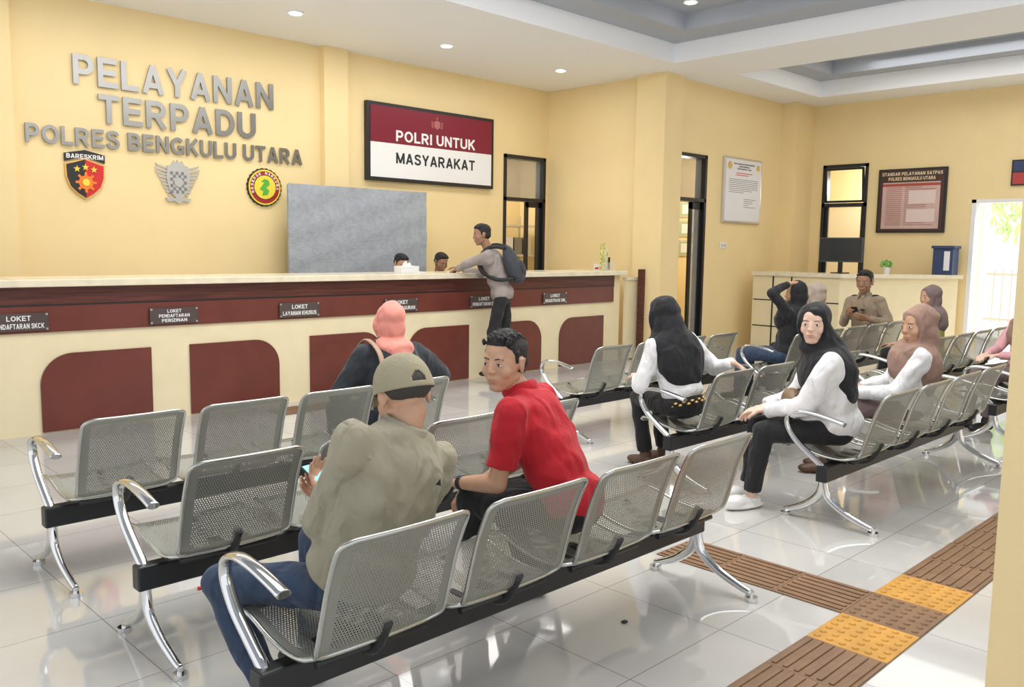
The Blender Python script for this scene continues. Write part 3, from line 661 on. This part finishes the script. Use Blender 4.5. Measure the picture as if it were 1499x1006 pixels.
def hand(bm,w,d,n,ts,curl=.5,k=1.0):
    d=V(d).normalized(); n=V(n); n=(n-n.dot(d)*d).normalized(); s=d.cross(n)*ts
    offs=(.031,.011,-.010,-.029); lens=((.040,.025,.020),(.044,.029,.021),(.041,.027,.020),(.032,.020,.018))
    for i,o_ in enumerate(offs):
        kn=w+(d*(.088-.004*abs(i-1))+s*o_)*k
        capsule(bm,w+s*o_*.55*k,.0155*k,kn,.0115*k,seg=10)
        p=kn; r=.0092*k if i<3 else .0082*k; a=0
        for j,L in enumerate(lens[i]):
            a+=curl*(.55,.8,.55)[j]; dd=d*cos(a)+n*sin(a)+s*(.06*(1.5-i))*.6; dd.normalize(); q=p+dd*L*k
            capsule(bm,p,r,q,r*.93,seg=10); p=q; r*=.93
    p=w+(d*.02+s*.026)*k; capsule(bm,w+d*.01*k,.016*k,p,.016*k,seg=10)
    q=p+(d*.55+s*.6+n*.35).normalized()*.045*k; capsule(bm,p,.0145*k,q,.0115*k,seg=10)
    q2=q+(d*.8+s*.2+n*.5).normalized()*.03*k; capsule(bm,q,.0115*k,q2,.0095*k,seg=10)
M_hair=mat('black_hair',(.012,.011,.012),.5,bump=.8,bscale=200)
M_brow=mat('brow_hair',(.02,.016,.014),.6)
M_eyew=mat('eye_white',(.72,.69,.67),.25); M_iris=mat('iris',(.02,.012,.008),.1); M_lip=mat('lips',(.42,.19,.15),.45); M_liph=mat('lips_rose',(.50,.17,.15),.4)
SKIN={'a':mat('skin_tan',(.56,.32,.205),.5,var=.05,vscale=30),'b':mat('skin_light',(.74,.50,.39),.48,var=.04,vscale=30),'c':mat('skin_brown',(.36,.19,.115),.5,var=.06,vscale=30)}
def person(label,P,neck,yaw,head,hyaw,hpitch,wl,wr,al,ar,top,bottom,shoe,cover='hair',covm=None,skin='a',sleeve='long',vox=.0065,
           female=False,hroll=0,pl=None,pr=None,kneel=None,kneer=None,curl=(.5,.5),palm=(None,None),hs=1.04,baggy=0,longh=False,untuck=True,disp=.018,shoetype='shoe',collar=False,toeyaw=None,group=None,hdir=(None,None),bulk=1.0,hem=False,belt=False,full=1.0,spike=.008,thin=1.0,compact=False):
    P=V(P);neck=V(neck);head=V(head); sk=SKIN[skin]
    Rz=Matrix.Rotation(radians(yaw),3,'Z'); X0=Rz@V((1,0,0)); F=Rz@V((0,1,0))
    Z=(neck-P).normalized(); X=(X0-X0.dot(Z)*Z).normalized(); Y=Z.cross(X); B=Matrix((X,Y,Z)).transposed(); SL=(neck-P).length
    HR=(Matrix.Rotation(radians(hyaw),3,'Z')@Matrix.Rotation(radians(hpitch),3,'X')@Matrix.Rotation(radians(hroll),3,'Y'))
    def h(p): return head+HR@(V(p)*hs)
    sw=(.165 if female else .19)*bulk; shL=neck-X*sw-Z*.055; shR=neck+X*sw-Z*.055
    bx=.94 if female else 1.0
    out=(-X*.6-V((0,0,1))*.8-F*.4); outr=(X*.6-V((0,0,1))*.8-F*.4)
    eL,wl=ik(shL,wl,.285,.255,pl or out); eR,wr=ik(shR,wr,.285,.255,pr or outr)
    hL=P-X0*.09-V((0,0,.01)); hR=P+X0*.09-V((0,0,.01))
    kL,al=ik(hL,al,.43,.41,kneel or (F*.8+V((0,0,.8)))); kR,ar=ik(hR,ar,.43,.41,kneer or (F*.8+V((0,0,.8))))
    # ---- body skin (one continuous surface)
    bm=bmesh.new(); fm=.93 if female else full
    def E(c,r,rz=0): ell(bm,h(c),[q*hs for q in r],HR@Matrix.Rotation(radians(rz),3,'Z'))
    def C(a,ra,b,rb): capsule(bm,h(a),ra*hs,h(b),rb*hs,seg=12)
    E((0,-.014,.036),(.074,.093,.080)); E((0,.018,.0),(.064*max(1,fm),.066,.075)); E((0,.024,-.045),(.054*fm,.058,.058))
    E((0,.052,-.084),(.030*fm,.024,.020))
    for s in (-1,1): C((s*.050*fm,-.005,-.045),.015,(s*.018,.053,-.087),.014)
    C((-.034,.063 if female else .066,.030),.012,(.034,.063 if female else .066,.030),.012)
    C((0,.078,.018),.0066*min(fm,1),(0,.093,-.012),.0076*min(fm,1)); E((0,.0935,-.019),(.0098,.0096,.0083))
    for s in (-1,1):
        E((s*.0108,.0865,-.022),(.0070,.0083,.0064))
        E((s*.038*fm,.052,-.022),(.025,.022,.028))
        E((s*.031,.0655,.006),(.0165,.013,.012))
        if cover!='hijab':
            E((s*.0755,-.006,-.004),(.007,.018,.029),-s*18)
            C((s*.078,.004,.018),.005,(s*.084,-.016,.022),.005); C((s*.084,-.016,.022),.005,(s*.078,-.008,-.032),.005)
    E((0,.078,-.048),(.024,.010,.012)); E((0,.0832,-.0500),(.0195,.0070,.0046)); E((0,.0815,-.0600),(.0165,.0072,.0052))
    nr=.046 if female else .051
    capsule(bm,h((0,-.022,-.055)),nr,neck-Z*.03,nr*1.08)
    ell(bm,P+Z*SL*.72,(.125*bx,.075,.15),B); ell(bm,P+Z*SL*.35,(.105*bx,.07,.15),B); ell(bm,P,(.12*bx,.08,.08),B)
    capsule(bm,shL,.034,shR,.034)
    for a,e,w_,sgn,i in ((shL,eL,wl,1,0),(shR,eR,wr,-1,1)):
        g=.86 if female else 1; gs=.78 if sleeve=='long' else 1
        capsule(bm,a,.042*g*gs,e,.038*g*gs); capsule(bm,e,.040*g*gs,e+(w_-e)*.35,.038*g*gs); capsule(bm,e+(w_-e)*.35,.038*g*gs,w_,.026*g)
        fd=(w_-e).normalized() if hdir[i] is None else V(hdir[i]).normalized(); pn=V(palm[i]) if palm[i] is not None else V((0,0,-1))
        if abs(pn.normalized().dot(fd))>.9: pn=F.copy()
        hand(bm,w_+fd*.012,fd,pn,sgn,curl[i],.93 if female else 1.02)
    for a,k_,n_ in ((hL,kL,al),(hR,kR,ar)):
        capsule(bm,a,.05,k_,.036); capsule(bm,k_,.036,n_,.030)
    body=newobj('person',remesh(bm,vox,2),sk,None); lab(body,label,'person',group)
    for s in (-1,1):
        bm=bmesh.new(); ell(bm,h((s*.031,.0752,.006)),[q*hs for q in (.0120,.0060,.0046)],HR); newobj('eye',bm,M_eyew,body,True)
        bm=bmesh.new(); ell(bm,h((s*.031,.0795,.006)),[q*hs for q in (.0052,.0028,.0046)],HR); newobj('iris',bm,M_iris,body,True)
    bm=bmesh.new(); ell(bm,h((0,.0843,-.0502)),[q*hs for q in (.0180,.0066,.0036)],HR); ell(bm,h((0,.0832,-.0590)),[q*hs for q in (.0150,.0065,.0043)],HR); newobj('lips',bm,M_liph if female else M_lip,body,True)
    for s in (-1,1):
        bm=bmesh.new(); q=.6 if female else .85
        capsule(bm,h((s*.014,.0790,.026)),.0024*q,h((s*.030,.0775,.0300)),.0028*q,seg=8); capsule(bm,h((s*.030,.0775,.0300)),.0028*q,h((s*.045,.0690,.027)),.0018*q,seg=8)
        newobj('eyebrow',bm,M_brow,body,True); bm=bmesh.new()
        capsule(bm,h((s*.0205,.0785,.0095)),.0012,h((s*.031,.0805,.0115)),.0013,seg=6); capsule(bm,h((s*.031,.0805,.0115)),.0013,h((s*.0420,.0748,.0085)),.0011,seg=6)
        newobj('eyelash',bm,M_brow,body,True)
    # ---- top
    bm=bmesh.new(); bg_=.016+baggy
    ell(bm,P+Z*SL*.72,(.155*bx*bulk+bg_,.105+bg_,.18),B); ell(bm,P+Z*SL*.36,(.145*bx*bulk+bg_,.105+bg_,.18),B)
    ell(bm,P+Z*SL*.55,(.152*bx*bulk+bg_,.106+bg_,.17),B)
    if untuck: ell(bm,P+Z*.03,(.158*bx*bulk+bg_,.118+bg_,.13),B)
    else: ell(bm,P+Z*.09,(.14*bx*bulk+bg_,.108+bg_,.08),B)
    if hem:
        for kn in (kL,kR): capsule(bm,P+Z*.03,.125,P+(kn-P)*.5,.098,flat1=True)
    if female:
        for s in (-1,1): ell(bm,P+Z*SL*.68+X*s*.065+Y*.075,(.06,.055,.06),B)
    capsule(bm,shL,.062,shR,.062); capsule(bm,neck-Z*.03,.068,neck-X*.13-Z*.05,.05); capsule(bm,neck-Z*.03,.068,neck+X*.13-Z*.05,.05)
    capsule(bm,neck-Z*.06,.075,neck+Z*.012,.064 if not female else .055,flat1=True)
    for a,e,w_ in ((shL,eL,wl),(shR,eR,wr)):
        g=.9 if female else 1
        if sleeve=='long':
            capsule(bm,a,(.060+baggy*.8)*g,e,(.052+baggy)*g); capsule(bm,e,(.052+baggy)*g,w_+(e-w_)*.06,(.038+baggy*.6)*g,flat1=True)
            capsule(bm,a-Z*.05,(.055+baggy)*g,a+(e-a)*.5+(P+Z*SL*.6-a)*.12,(.050+baggy)*g)
        else: capsule(bm,a,.068,a+(e-a)*.80,.066,flat1=True)
    newobj('shirt',remesh(bm,.009,9,disp),top,body)
    if collar:
        bm=bmesh.new(); pts=[neck+Z*(.020+.010*cos(t))+B@V((.068*sin(t),.068*cos(t),0)) for t in [2*pi*k/32 for k in range(32)]]
        tube(bm,pts,(.008,.026),8,True,up=Z)
        for s in (-1,1): plate_pts=[neck+Z*.02+B@V(q) for q in ((s*.012,.074,0),(s*.055,.057,.0),(s*.045,.092,-.045),(s*.015,.100,-.035))]; vs=[bm.verts.new(q) for q in plate_pts]; bm.faces.new(vs)
        newobj('collar',bm,top,body,True)
    # ---- trousers
    bm=bmesh.new(); ell(bm,P+Z*.0,(.155*bx*bulk,.118,.105),B)
    ell(bm,P+Z*.08,(.135*bx*bulk,.10,.07),B)
    for a,k_,n_ in ((hL,kL,al),(hR,kR,ar)):
        capsule(bm,a,.085*thin,k_,.066*thin); capsule(bm,k_,.064*thin,n_+(k_-n_)*.07,.054,flat1=True)
    newobj('trousers',remesh(bm,.010,4,min(disp*.8,.018)),bottom,body)
    if belt:
        bm=bmesh.new()
        for k in range(30):
            t=2*pi*k/30; ell(bm,P+Z*.01+B@V((.156*bx*sin(t),.124*cos(t),.008*(-1)**k)),(.013,.010,.008),B@Matrix.Rotation(-t,3,'Z'))
        newobj('patterned_waistband',bm,M_gold,body,True)
    for i,(n_,k_) in enumerate(((al,kL),(ar,kR))):
        fd=F.copy() if toeyaw is None else Matrix.Rotation(radians(toeyaw),3,'Z')@V((0,1,0))
        side=V((fd.y,-fd.x,0)); bm=bmesh.new(); g=V((n_.x,n_.y,0)); z0=max(0,n_.z-.09)
        Rf=Matrix((side,fd,V((0,0,1)))).transposed()
        ell(bm,g+V((0,0,z0+.045))-fd*.02,(.038,.05,.045),Rf); ell(bm,g+V((0,0,z0+.038))+fd*.07,(.043,.085,.036),Rf); ell(bm,g+V((0,0,z0+.032))+fd*.13,(.045,.06,.03),Rf)
        if shoetype=='clog':
            ell(bm,g+V((0,0,z0+.018))+fd*.05,(.053,.145,.020),Rf); ell(bm,g+V((0,0,z0+.05))+fd*.11,(.050,.075,.038),Rf)
        else: capsule(bm,n_,.045,g+V((0,0,z0+.05)),.044)
        for v in bm.verts: v.co.z=max(v.co.z,z0+.004)
        so_=newobj('shoe',remesh(bm,.006,2),shoe,body)
        if shoetype=='clog':
            bm=bmesh.new()
            for a_,b_ in ((-.02,.10),(.0,.10),(.02,.10),(-.02,.13),(.0,.135),(.02,.13)): ell(bm,g+fd*b_+side*a_+V((0,0,z0+.083-abs(a_)*.25-(b_-.1)*.18)),(.005,.005,.003),Rf)
            newobj('clog_holes',bm,M_ink,so_)
            bm=bmesh.new(); tube(bm,[g+V((0,0,z0+.062))+fd*(.02-.062*cos(t))+side*.046*sin(t) for t in [(-pi/2+pi*k/12) for k in range(13)]],(.010,.004),8,up=V((0,0,1))); newobj('heel_strap',bm,shoe,so_,True)
    # ---- head cover
    bm=bmesh.new()
    def E2(c,r): ell(bm,h(c),[q*hs for q in r],HR)
    if cover=='hair':
        E2((0,-.022,.048),(.0775,.091,.076)); E2((0,-.048,.005),(.071,.058,.058))
        for s in (-1,1): capsule(bm,h((s*.069,.012,.045)),.011*hs,h((s*.070,.014,.010)),.006*hs,seg=8)
        E2((0,-.002,.078),(.062,.068,.052))
        rr=random.Random(5)
        for k in range(170):
            a=rr.uniform(-.058,.058); b=rr.uniform(-.065,.058); z=.118-(a*a*7)-(max(0,b)**2*7)-(min(0,b+.02)**2*7)
            capsule(bm,h((a,b,z)),.006*hs,h((a*1.04,b+.007,z+spike)),.0026*hs,seg=6)
        newobj('hair',remesh(bm,.0036,1),M_hair,body)
    elif cover=='cap':
        E2((0,-.032,.025),(.0765,.079,.060)); newobj('hair',remesh(bm,.006,1),mat('short_grey_black_hair',(.05,.045,.04),.6,bump=.6,bscale=200),body)
        bm=bmesh.new(); nu,nv=120,36; G=[]
        for j in range(nv+1):
            el=pi/2*j/nv; rad_=max(0,cos(el))**.76 if j<nv else 0; row=[]
            for i in range(nu):
                y_=.104*rad_*sin(2*pi*i/nu); row.append(bm.verts.new(h((.087*rad_*cos(2*pi*i/nu),-.010+y_,.010+.112*sin(el)+.12*y_*(1-sin(el))))))
            G.append(row)
        for j in range(nv):
            for i in range(nu):
                az=(2*pi*(i+.5)/nu)-1.5*pi
                if az<-pi: az+=2*pi
                if (az/.27)**2+((j-2.5)/6.0)**2<1 and j>2: continue
                f=bm.faces.new((G[j][i],G[j][(i+1)%nu],G[j+1][(i+1)%nu],G[j+1][i])); f.smooth=True
        bmesh.ops.remove_doubles(bm,verts=bm.verts,dist=.0004)
        bmesh.ops.solidify(bm,geom=bm.faces[:],thickness=.003)
        newobj('cap',bm,covm,body,True)
        bm=bmesh.new(); ell(bm,h((0,-.010,.123)),(.008,.008,.005),HR); newobj('cap_button',bm,covm,body,True)
        bm=bmesh.new(); U=[]
        for j in range(5):
            row=[]
            for i in range(13):
                a=radians(32+116*i/12); ext=.020*j*(sin(a)**1.5)
                row.append(bm.verts.new(h((.086*cos(a)*(1-.02*j),-.010+.104*sin(a)+ext,.026-.004*j-.01*(cos(a)**2)*j))))
            U.append(row)
        for j in range(4):
            for i in range(12): bm.faces.new((U[j][i],U[j][i+1],U[j+1][i+1],U[j+1][i])).smooth=True
        bmesh.ops.solidify(bm,geom=bm.faces[:],thickness=.004); newobj('cap_brim',bm,covm,body)
    else:
        E2((0,-.026,.034),(.088,.100,.094)); E2((0,-.040,-.03),(.088,.085,.09))
        pts=[h((.063*sin(t),.044-.018*(sin(t)**2)+.008*cos(t),-.006+.090*cos(t))) for t in [2*pi*k/24 for k in range(24)]]
        for k in range(24): capsule(bm,pts[k],.0135*hs,pts[(k+1)%24],.0135*hs,seg=10)
        pts=[h((.072*sin(t),.028,-.008+.100*cos(t))) for t in [2*pi*k/16 for k in range(16)]]
        for k in range(16): capsule(bm,pts[k],.018*hs,pts[(k+1)%16],.018*hs,seg=10)
        E2((0,-.005,-.115),(.084,.074,.055))
        capsule(bm,h((0,-.02,-.09)),.080 if compact else .088,neck-Z*.03,.10 if compact else .125)
        if compact:
            ell(bm,neck-Z*.02-Y*.02,(.145,.12,.075),B); ell(bm,neck-Z*.10+Y*.07,(.12,.08,.12),B); ell(bm,neck-Z*.06-Y*.05,(.11,.095,.09),B)
        else:
            ell(bm,neck-Z*.06,(.205,.14,.11),B); ell(bm,neck-Z*.13+Y*.05,(.18,.12,.15),B)
            if longh:
                ell(bm,neck-Z*.14-Y*.05,(.195,.12,.20),B); ell(bm,neck-Z*.22-Y*.06,(.17,.10,.17),B)
                capsule(bm,h((0,-.055,-.03)),.088,neck-Z*.1-Y*.05,.125)
            else: ell(bm,neck-Z*.10-Y*.05,(.17,.10,.15),B)
        newobj('headscarf',remesh(bm,.0075,7,.024),covm,body)
    return dict(P=P,neck=neck,head=head,h=h,wl=wl,wr=wr,eL=eL,eR=eR,B=B,F=F,X0=X0,body=body,Z=Z,X=X,Y=Y,shL=shL,shR=shR)
cl=lambda n,c,**k: mat(n,c,k.pop('rough',.85),sheen=.1,folds=k.pop('folds',.55),**k)
C_khaki=cl('khaki_cotton',(.34,.31,.225),bump=.15,bscale=80,var=.05,vscale=12,folds=.65)
C_jean=cl('blue_denim',(.030,.052,.10),bump=.3,bscale=120,var=.25,vscale=14)
C_red=cl('red_pique',(.50,.008,.02),bump=.1,bscale=120,var=.06,vscale=10,folds=.5)
C_black=cl('black_cloth',(.012,.012,.015),bump=.1,bscale=60); C_blk2=cl('black_scarf',(.012,.012,.015),rough=.9,folds=.45)
C_dgreen=cl('dark_jacket',(.028,.034,.042),bump=.15,bscale=60,var=.15); C_pink=cl('salmon_scarf',(.80,.30,.24),folds=.5)
C_white=cl('white_cotton',(.80,.80,.82),bump=.05,bscale=60,folds=.6); C_taupe=cl('taupe_scarf',(.31,.19,.15),folds=.5); C_taupe2=cl('beige_scarf',(.42,.34,.28),folds=.4)
C_cap=cl('khaki_cap_cotton',(.34,.30,.20),bump=.3,bscale=120,folds=.1); C_grey=cl('grey_brown_shirt',(.33,.285,.27),bump=.1,bscale=60)
C_pol=cl('police_khaki',(.32,.25,.175),bump=.1,bscale=60); C_olive=cl('olive_cloth',(.42,.44,.08),bump=.1); C_scarfg=cl('mauve_grey_scarf',(.20,.14,.14),folds=.4)
C_pinkb=cl('pink_cloth',(.72,.38,.40),bump=.1); C_whsh=mat('white_rubber',(.82,.82,.80),.4); C_blsh=mat('black_shoe',(.015,.015,.015),.4); C_brsh=mat('brown_sandal',(.10,.05,.03),.5)
def phone(loc,normal,up,label,m=M_glow,k=1.0):
    n=V(normal).normalized(); u=V(up); u=(u-u.dot(n)*n).normalized(); r=u.cross(n)
    o=empty('mobile_phone',loc,label,'phone'); L=V(loc); M=Matrix((r,u,n)).transposed().to_4x4()@Matrix.Scale(k,4); M.translation=L
    for nm,a,b,mm in (('phone_case',(-.036,-.074,-.005),(.036,.074,.003),M_blackp),('phone_display',(-.033,-.070,.003),(.033,.070,.0045),m)):
        bm=bmesh.new(); addbox(bm,a,b,0,.0015); bm.transform(M); newobj(nm,bm,mm,o)
# 1 man in cap
p1=person('person in khaki shirt, cap and jeans looking at a phone',(1.51,2.20,.515),(1.665,2.18,.945),6,(1.70,2.225,1.065),-8,-24,
 (1.58,2.45,.69),(1.66,2.50,.66),(1.32,2.42,.09),(1.58,2.60,.09),C_khaki,C_jean,C_blsh,'cap',C_cap,'a',pl=(-.6,-.25,-.75),pr=(.6,-.1,-.9),bulk=1.10,curl=(.7,.7),palm=((.2,-.3,.9),(-.3,-.3,.8)),hdir=((-.02,.6,.3),(-.5,.6,.2)),kneel=(-.45,.8,.25),kneer=(.1,.8,.8),collar=True,disp=.030,vox=.006,baggy=.010,hs=1.10,thin=.93)
phone((1.58,2.555,.755),(-.06,-.34,.88),(-.02,.75,.28),'mobile phone with lit cyan screen held by seated person',k=.85)
bm=bmesh.new(); q0=p1['P']+p1['Z']*.34-p1['Y']*.152+p1['X']*.06
vs=[bm.verts.new(q0+p1['B']@V(q)) for q in ((-.014,0,0),(0,0,.022),(.014,0,0))]; bm.faces.new(vs)
newobj('shirt_logo',bm,C_blsh,p1['body'])
# 2 man in red polo
p2=person('person in red polo shirt seated leaning forward, head turned',(2.57,2.23,.515),(2.48,2.45,.955),26,(2.405,2.48,1.085),100,-4,
 (2.29,2.62,.58),(2.52,2.76,.50),(2.38,2.60,.09),(2.70,2.58,.09),C_red,C_black,C_blsh,'hair',None,'a',sleeve='short',pl=(-.2,-.7,-.6),collar=True,disp=.026,vox=.0055,hs=1.06,curl=(.5,.8),bulk=1.0,full=1.06,spike=.014,baggy=.004)
bm=bmesh.new(); pw=p2['wl']; dd=(pw-p2['eL']).normalized(); tube(bm,[pw-dd*.035,pw-dd*.012],.033,16,up=V((0,0,1))); o=newobj('wrist_watch',bm,M_blackp,None,True); lab(o,'black watch on the wrist of the person in red','watch')
# 3 pink scarf
p3=person('person in salmon headscarf and dark jacket facing the counter',(3.16,4.27,.515),(3.17,4.28,.945),0,(3.18,4.31,1.08),-4,-4,
 (3.0,4.56,.62),(3.46,4.50,.62),(3.04,4.72,.09),(3.30,4.72,.09),C_dgreen,C_black,C_blsh,'hijab',C_pink,'b',female=True,pl=(-.8,-.5,-.5),pr=(1,-.6,-.1),baggy=.02,vox=.008,bulk=1.18,disp=.024,compact=True,hs=1.03)
sb=empty('shoulder_bag',(3.05,4.52,.62),'brown shoulder bag with strap over the dark jacket','handbag')
bm=bmesh.new(); ell(bm,(3.16,4.56,.66),(.13,.06,.08)); newobj('bag_body',remesh(bm,.008,2,.008),mat('brown_leather',(.16,.09,.06),.5,bump=.1),sb)
bm=bmesh.new(); tube(bm,smoothpath([(3.03,4.44,.70),(3.0,4.42,.86),(3.0,4.30,.985),(3.0,4.16,.92),(2.99,4.10,.78),(3.0,4.11,.60)],5),(.006,.019),8,up=V((1,0,0))); newobj('strap',bm,mat('tan_bag_strap',(.42,.27,.19),.5),sb)
# 4 standing man
p4=person('person in grey shirt with backpack standing at the counter',(6.80,7.05,1.01),(6.65,7.14,1.525),38,(6.58,7.18,1.68),62,-8,
 (6.50,7.50,1.29),(6.66,7.60,1.29),(6.66,7.02,.12),(6.98,6.90,.09),C_grey,C_black,C_blsh,'hair',None,'c',pl=(-1,-.2,-.1),pr=(0,-.2,-.9),vox=.008,kneel=(-.9,.5,.1),kneer=(-.6,.7,.1),curl=(.3,.5),disp=.02,thin=.95)
bp=empty('backpack',(6.95,6.87,1.05),'dark grey backpack worn by the person at the counter','backpack')
B4=p4['B']; cpos=p4['P']+p4['Z']*.30-p4['Y']*.205
bm=bmesh.new(); ell(bm,cpos,(.14,.09,.23),B4); ell(bm,cpos-p4['Z']*.08-p4['Y']*.03,(.13,.09,.15),B4)
newobj('pack_body',remesh(bm,.008,2,.012),cl('grey_nylon',(.05,.055,.065),bump=.2),bp)
bm=bmesh.new(); ell(bm,cpos-p4['Z']*.07-p4['Y']*.09,(.10,.045,.10),B4); newobj('front_pocket',remesh(bm,.008,2),cl('grey_nylon_dark',(.03,.032,.04),bump=.2),bp)
for s in (-1,1):
    bm=bmesh.new(); q=p4['neck']+p4['X']*s*.10; tube(bm,smoothpath([cpos+p4['Z']*.2+p4['X']*s*.07,q-p4['Y']*.06+p4['Z']*.02,q+p4['Y']*.08-p4['Z']*.03,q+p4['Y']*.14-p4['Z']*.18,q+p4['X']*s*.07-p4['Z']*.33,cpos-p4['Z']*.15+p4['X']*s*.12],5),(.022,.007),8,up=p4['X'])
    newobj('shoulder_strap',bm,M_blackp,bp)
# 5 long black scarf, white shirt
p5=person('person in long black headscarf, arm over the bench back',(4.87,3.27,.515),(4.85,3.39,.97),-14,(4.83,3.45,1.10),0,-5,
 (4.80,3.62,.66),(5.08,3.03,.80),(4.93,3.62,.09),(5.14,3.62,.09),C_white,C_black,C_brsh,'hijab',C_blk2,'b',female=True,longh=True,vox=.0075,pr=(.6,0,-.6),untuck=False,baggy=.008,hdir=(None,(.6,-.3,-.4)),belt=True,hs=1.1,thin=.92)
# 6 black scarf facing camera
p6=person('person in black headscarf and white blouse looking back over bench',(4.93,2.24,.515),(4.86,2.31,.965),40,(4.80,2.345,1.125),106,-3,
 (4.66,2.56,.60),(4.76,2.62,.60),(4.62,2.60,.075),(4.80,2.72,.075),C_white,C_black,C_whsh,'hijab',C_blk2,'b',female=True,longh=True,vox=.0055,baggy=.022,hs=1.06,shoetype='clog',toeyaw=70,palm=((0,0,-1),(0,0,-1)),disp=.028,curl=(.5,.6),hem=True)
hb=empty('handbag',(4.80,2.42,.62),'tan brown leather handbag on the lap of seated person','handbag')
bm=bmesh.new(); ell(bm,(4.76,2.44,.67),(.13,.06,.07),Matrix.Rotation(radians(35),3,'Z')); newobj('bag_body',remesh(bm,.006,2,.008),mat('tan_leather',(.20,.12,.07),.5,bump=.1),hb)
bm=bmesh.new(); tube(bm,smoothpath([(4.68,2.38,.70),(4.70,2.30,.80),(4.78,2.26,.82),(4.84,2.40,.74),(4.84,2.49,.70)],5),.008,8); newobj('strap',bm,mat('tan_strap',(.14,.08,.05),.5),hb)
# 7 taupe scarf
p7=person('person in taupe headscarf and white shirt seated in profile',(6.02,2.23,.515),(6.00,2.20,.935),35,(5.97,2.19,1.06),62,-6,
 (5.74,2.48,.60),(5.98,2.57,.60),(5.74,2.66,.09),(5.93,2.72,.09),C_white,C_scarfg,C_brsh,'hijab',C_taupe,'a',female=True,longh=True,vox=.0075,baggy=.015,hs=1.15,disp=.022)
# 8 arms raised
p8=person('person in black headscarf and dark jacket, hand on head',(8.05,4.22,.515),(8.10,4.17,.985),10,(8.08,4.16,1.125),30,-5,
 (7.98,4.18,1.23),(8.36,4.25,1.02),(7.95,4.68,.09),(8.15,4.68,.09),C_black,C_jean,C_blsh,'hijab',C_blk2,'a',female=True,vox=.009,pl=(-1,.35,.1),pr=(.6,-.1,-.8),hdir=((.8,-.3,.15),(0,0,1)),curl=(.4,.4))
p8b=person('person in beige headscarf seated beside person in black',(8.76,4.24,.515),(8.74,4.26,.965),10,(8.72,4.28,1.10),20,-5,
 (8.65,4.47,.62),(8.86,4.5,.62),(8.66,4.70,.09),(8.86,4.70,.09),C_taupe2,C_black,C_blsh,'hijab',C_taupe2,'b',female=True,vox=.01)
# 9 officer
p9=person('person in brown police uniform seated looking down at phone',(10.0,4.24,.53),(9.99,4.27,1.04),75,(9.93,4.26,1.205),92,-10,
 (9.74,4.12,.80),(9.74,4.36,.84),(9.58,4.18,.09),(9.58,4.42,.09),C_pol,C_pol,C_blsh,'hair',None,'c',vox=.008,collar=True,curl=(.9,.9),palm=((.3,.6,.4),(.3,-.6,.4)),hs=1.15,bulk=1.1)
phone((9.68,4.24,.88),(.6,0,.6),(-.3,0,.8),'dark mobile phone held by the officer',M_ink)
for s in (-1,1):
    q=p9['neck']+p9['Z']*(-.15)+p9['X']*s*.08+p9['Y']*.150; b_=bmesh.new(); ell(b_,q,(.035,.02,.012),p9['B']); newobj('badge',b_,M_gold if s>0 else M_ink,p9['body'],True)
    b_=bmesh.new(); ell(b_,p9['neck']+p9['X']*s*.14+p9['Z']*.008,(.048,.026,.012),p9['B']); newobj('epaulette',b_,M_ink,p9['body'],True)
    b_=bmesh.new(); ell(b_,p9['shL' if s<0 else 'shR']+p9['X']*s*.058-p9['Z']*.05,(.012,.028,.034),p9['B']); newobj('shoulder_patch',b_,M_gold,p9['body'],True)
# 10 olive
p10=person('person in olive clothes and mauve headscarf seated',(9.22,3.22,.515),(9.20,3.24,.97),25,(9.17,3.26,1.10),60,-5,
 (9.0,3.5,.62),(9.3,3.5,.62),(9.07,3.68,.09),(9.32,3.68,.09),C_olive,C_black,C_blsh,'hijab',C_scarfg,'a',female=True,vox=.01)
# 11 pink edge
p11=person('person in pink blouse seated at the bench end',(8.66,2.22,.515),(8.68,2.20,.97),60,(8.68,2.20,1.10),70,-8,
 (8.34,2.36,.66),(8.37,2.46,.66),(8.24,2.38,.09),(8.26,2.56,.09),C_pinkb,C_scarfg,C_blsh,'hijab',C_taupe,'b',female=True,vox=.01)
for (x,y,zt,sk_) in ((6.42,8.45,1.33,'a'),(7.12,8.53,1.345,'c')):
    person('person in uniform seated working behind the counter',(x,y+.2,.72),(x,y+.05,1.18),180,(x,y,zt),172,-24,
     (x+.15,y-.1,.80),(x-.15,y-.1,.80),(x+.1,y-.06,.09),(x-.1,y-.06,.09),C_pol,C_pol,C_blsh,'hair',None,sk_,vox=.01,group='counter staff',pl=(.3,.3,-.9),pr=(-.3,.3,-.9))
SC.view_settings.view_transform='Standard'
SC.view_settings.look='None'
SC.view_settings.exposure=0
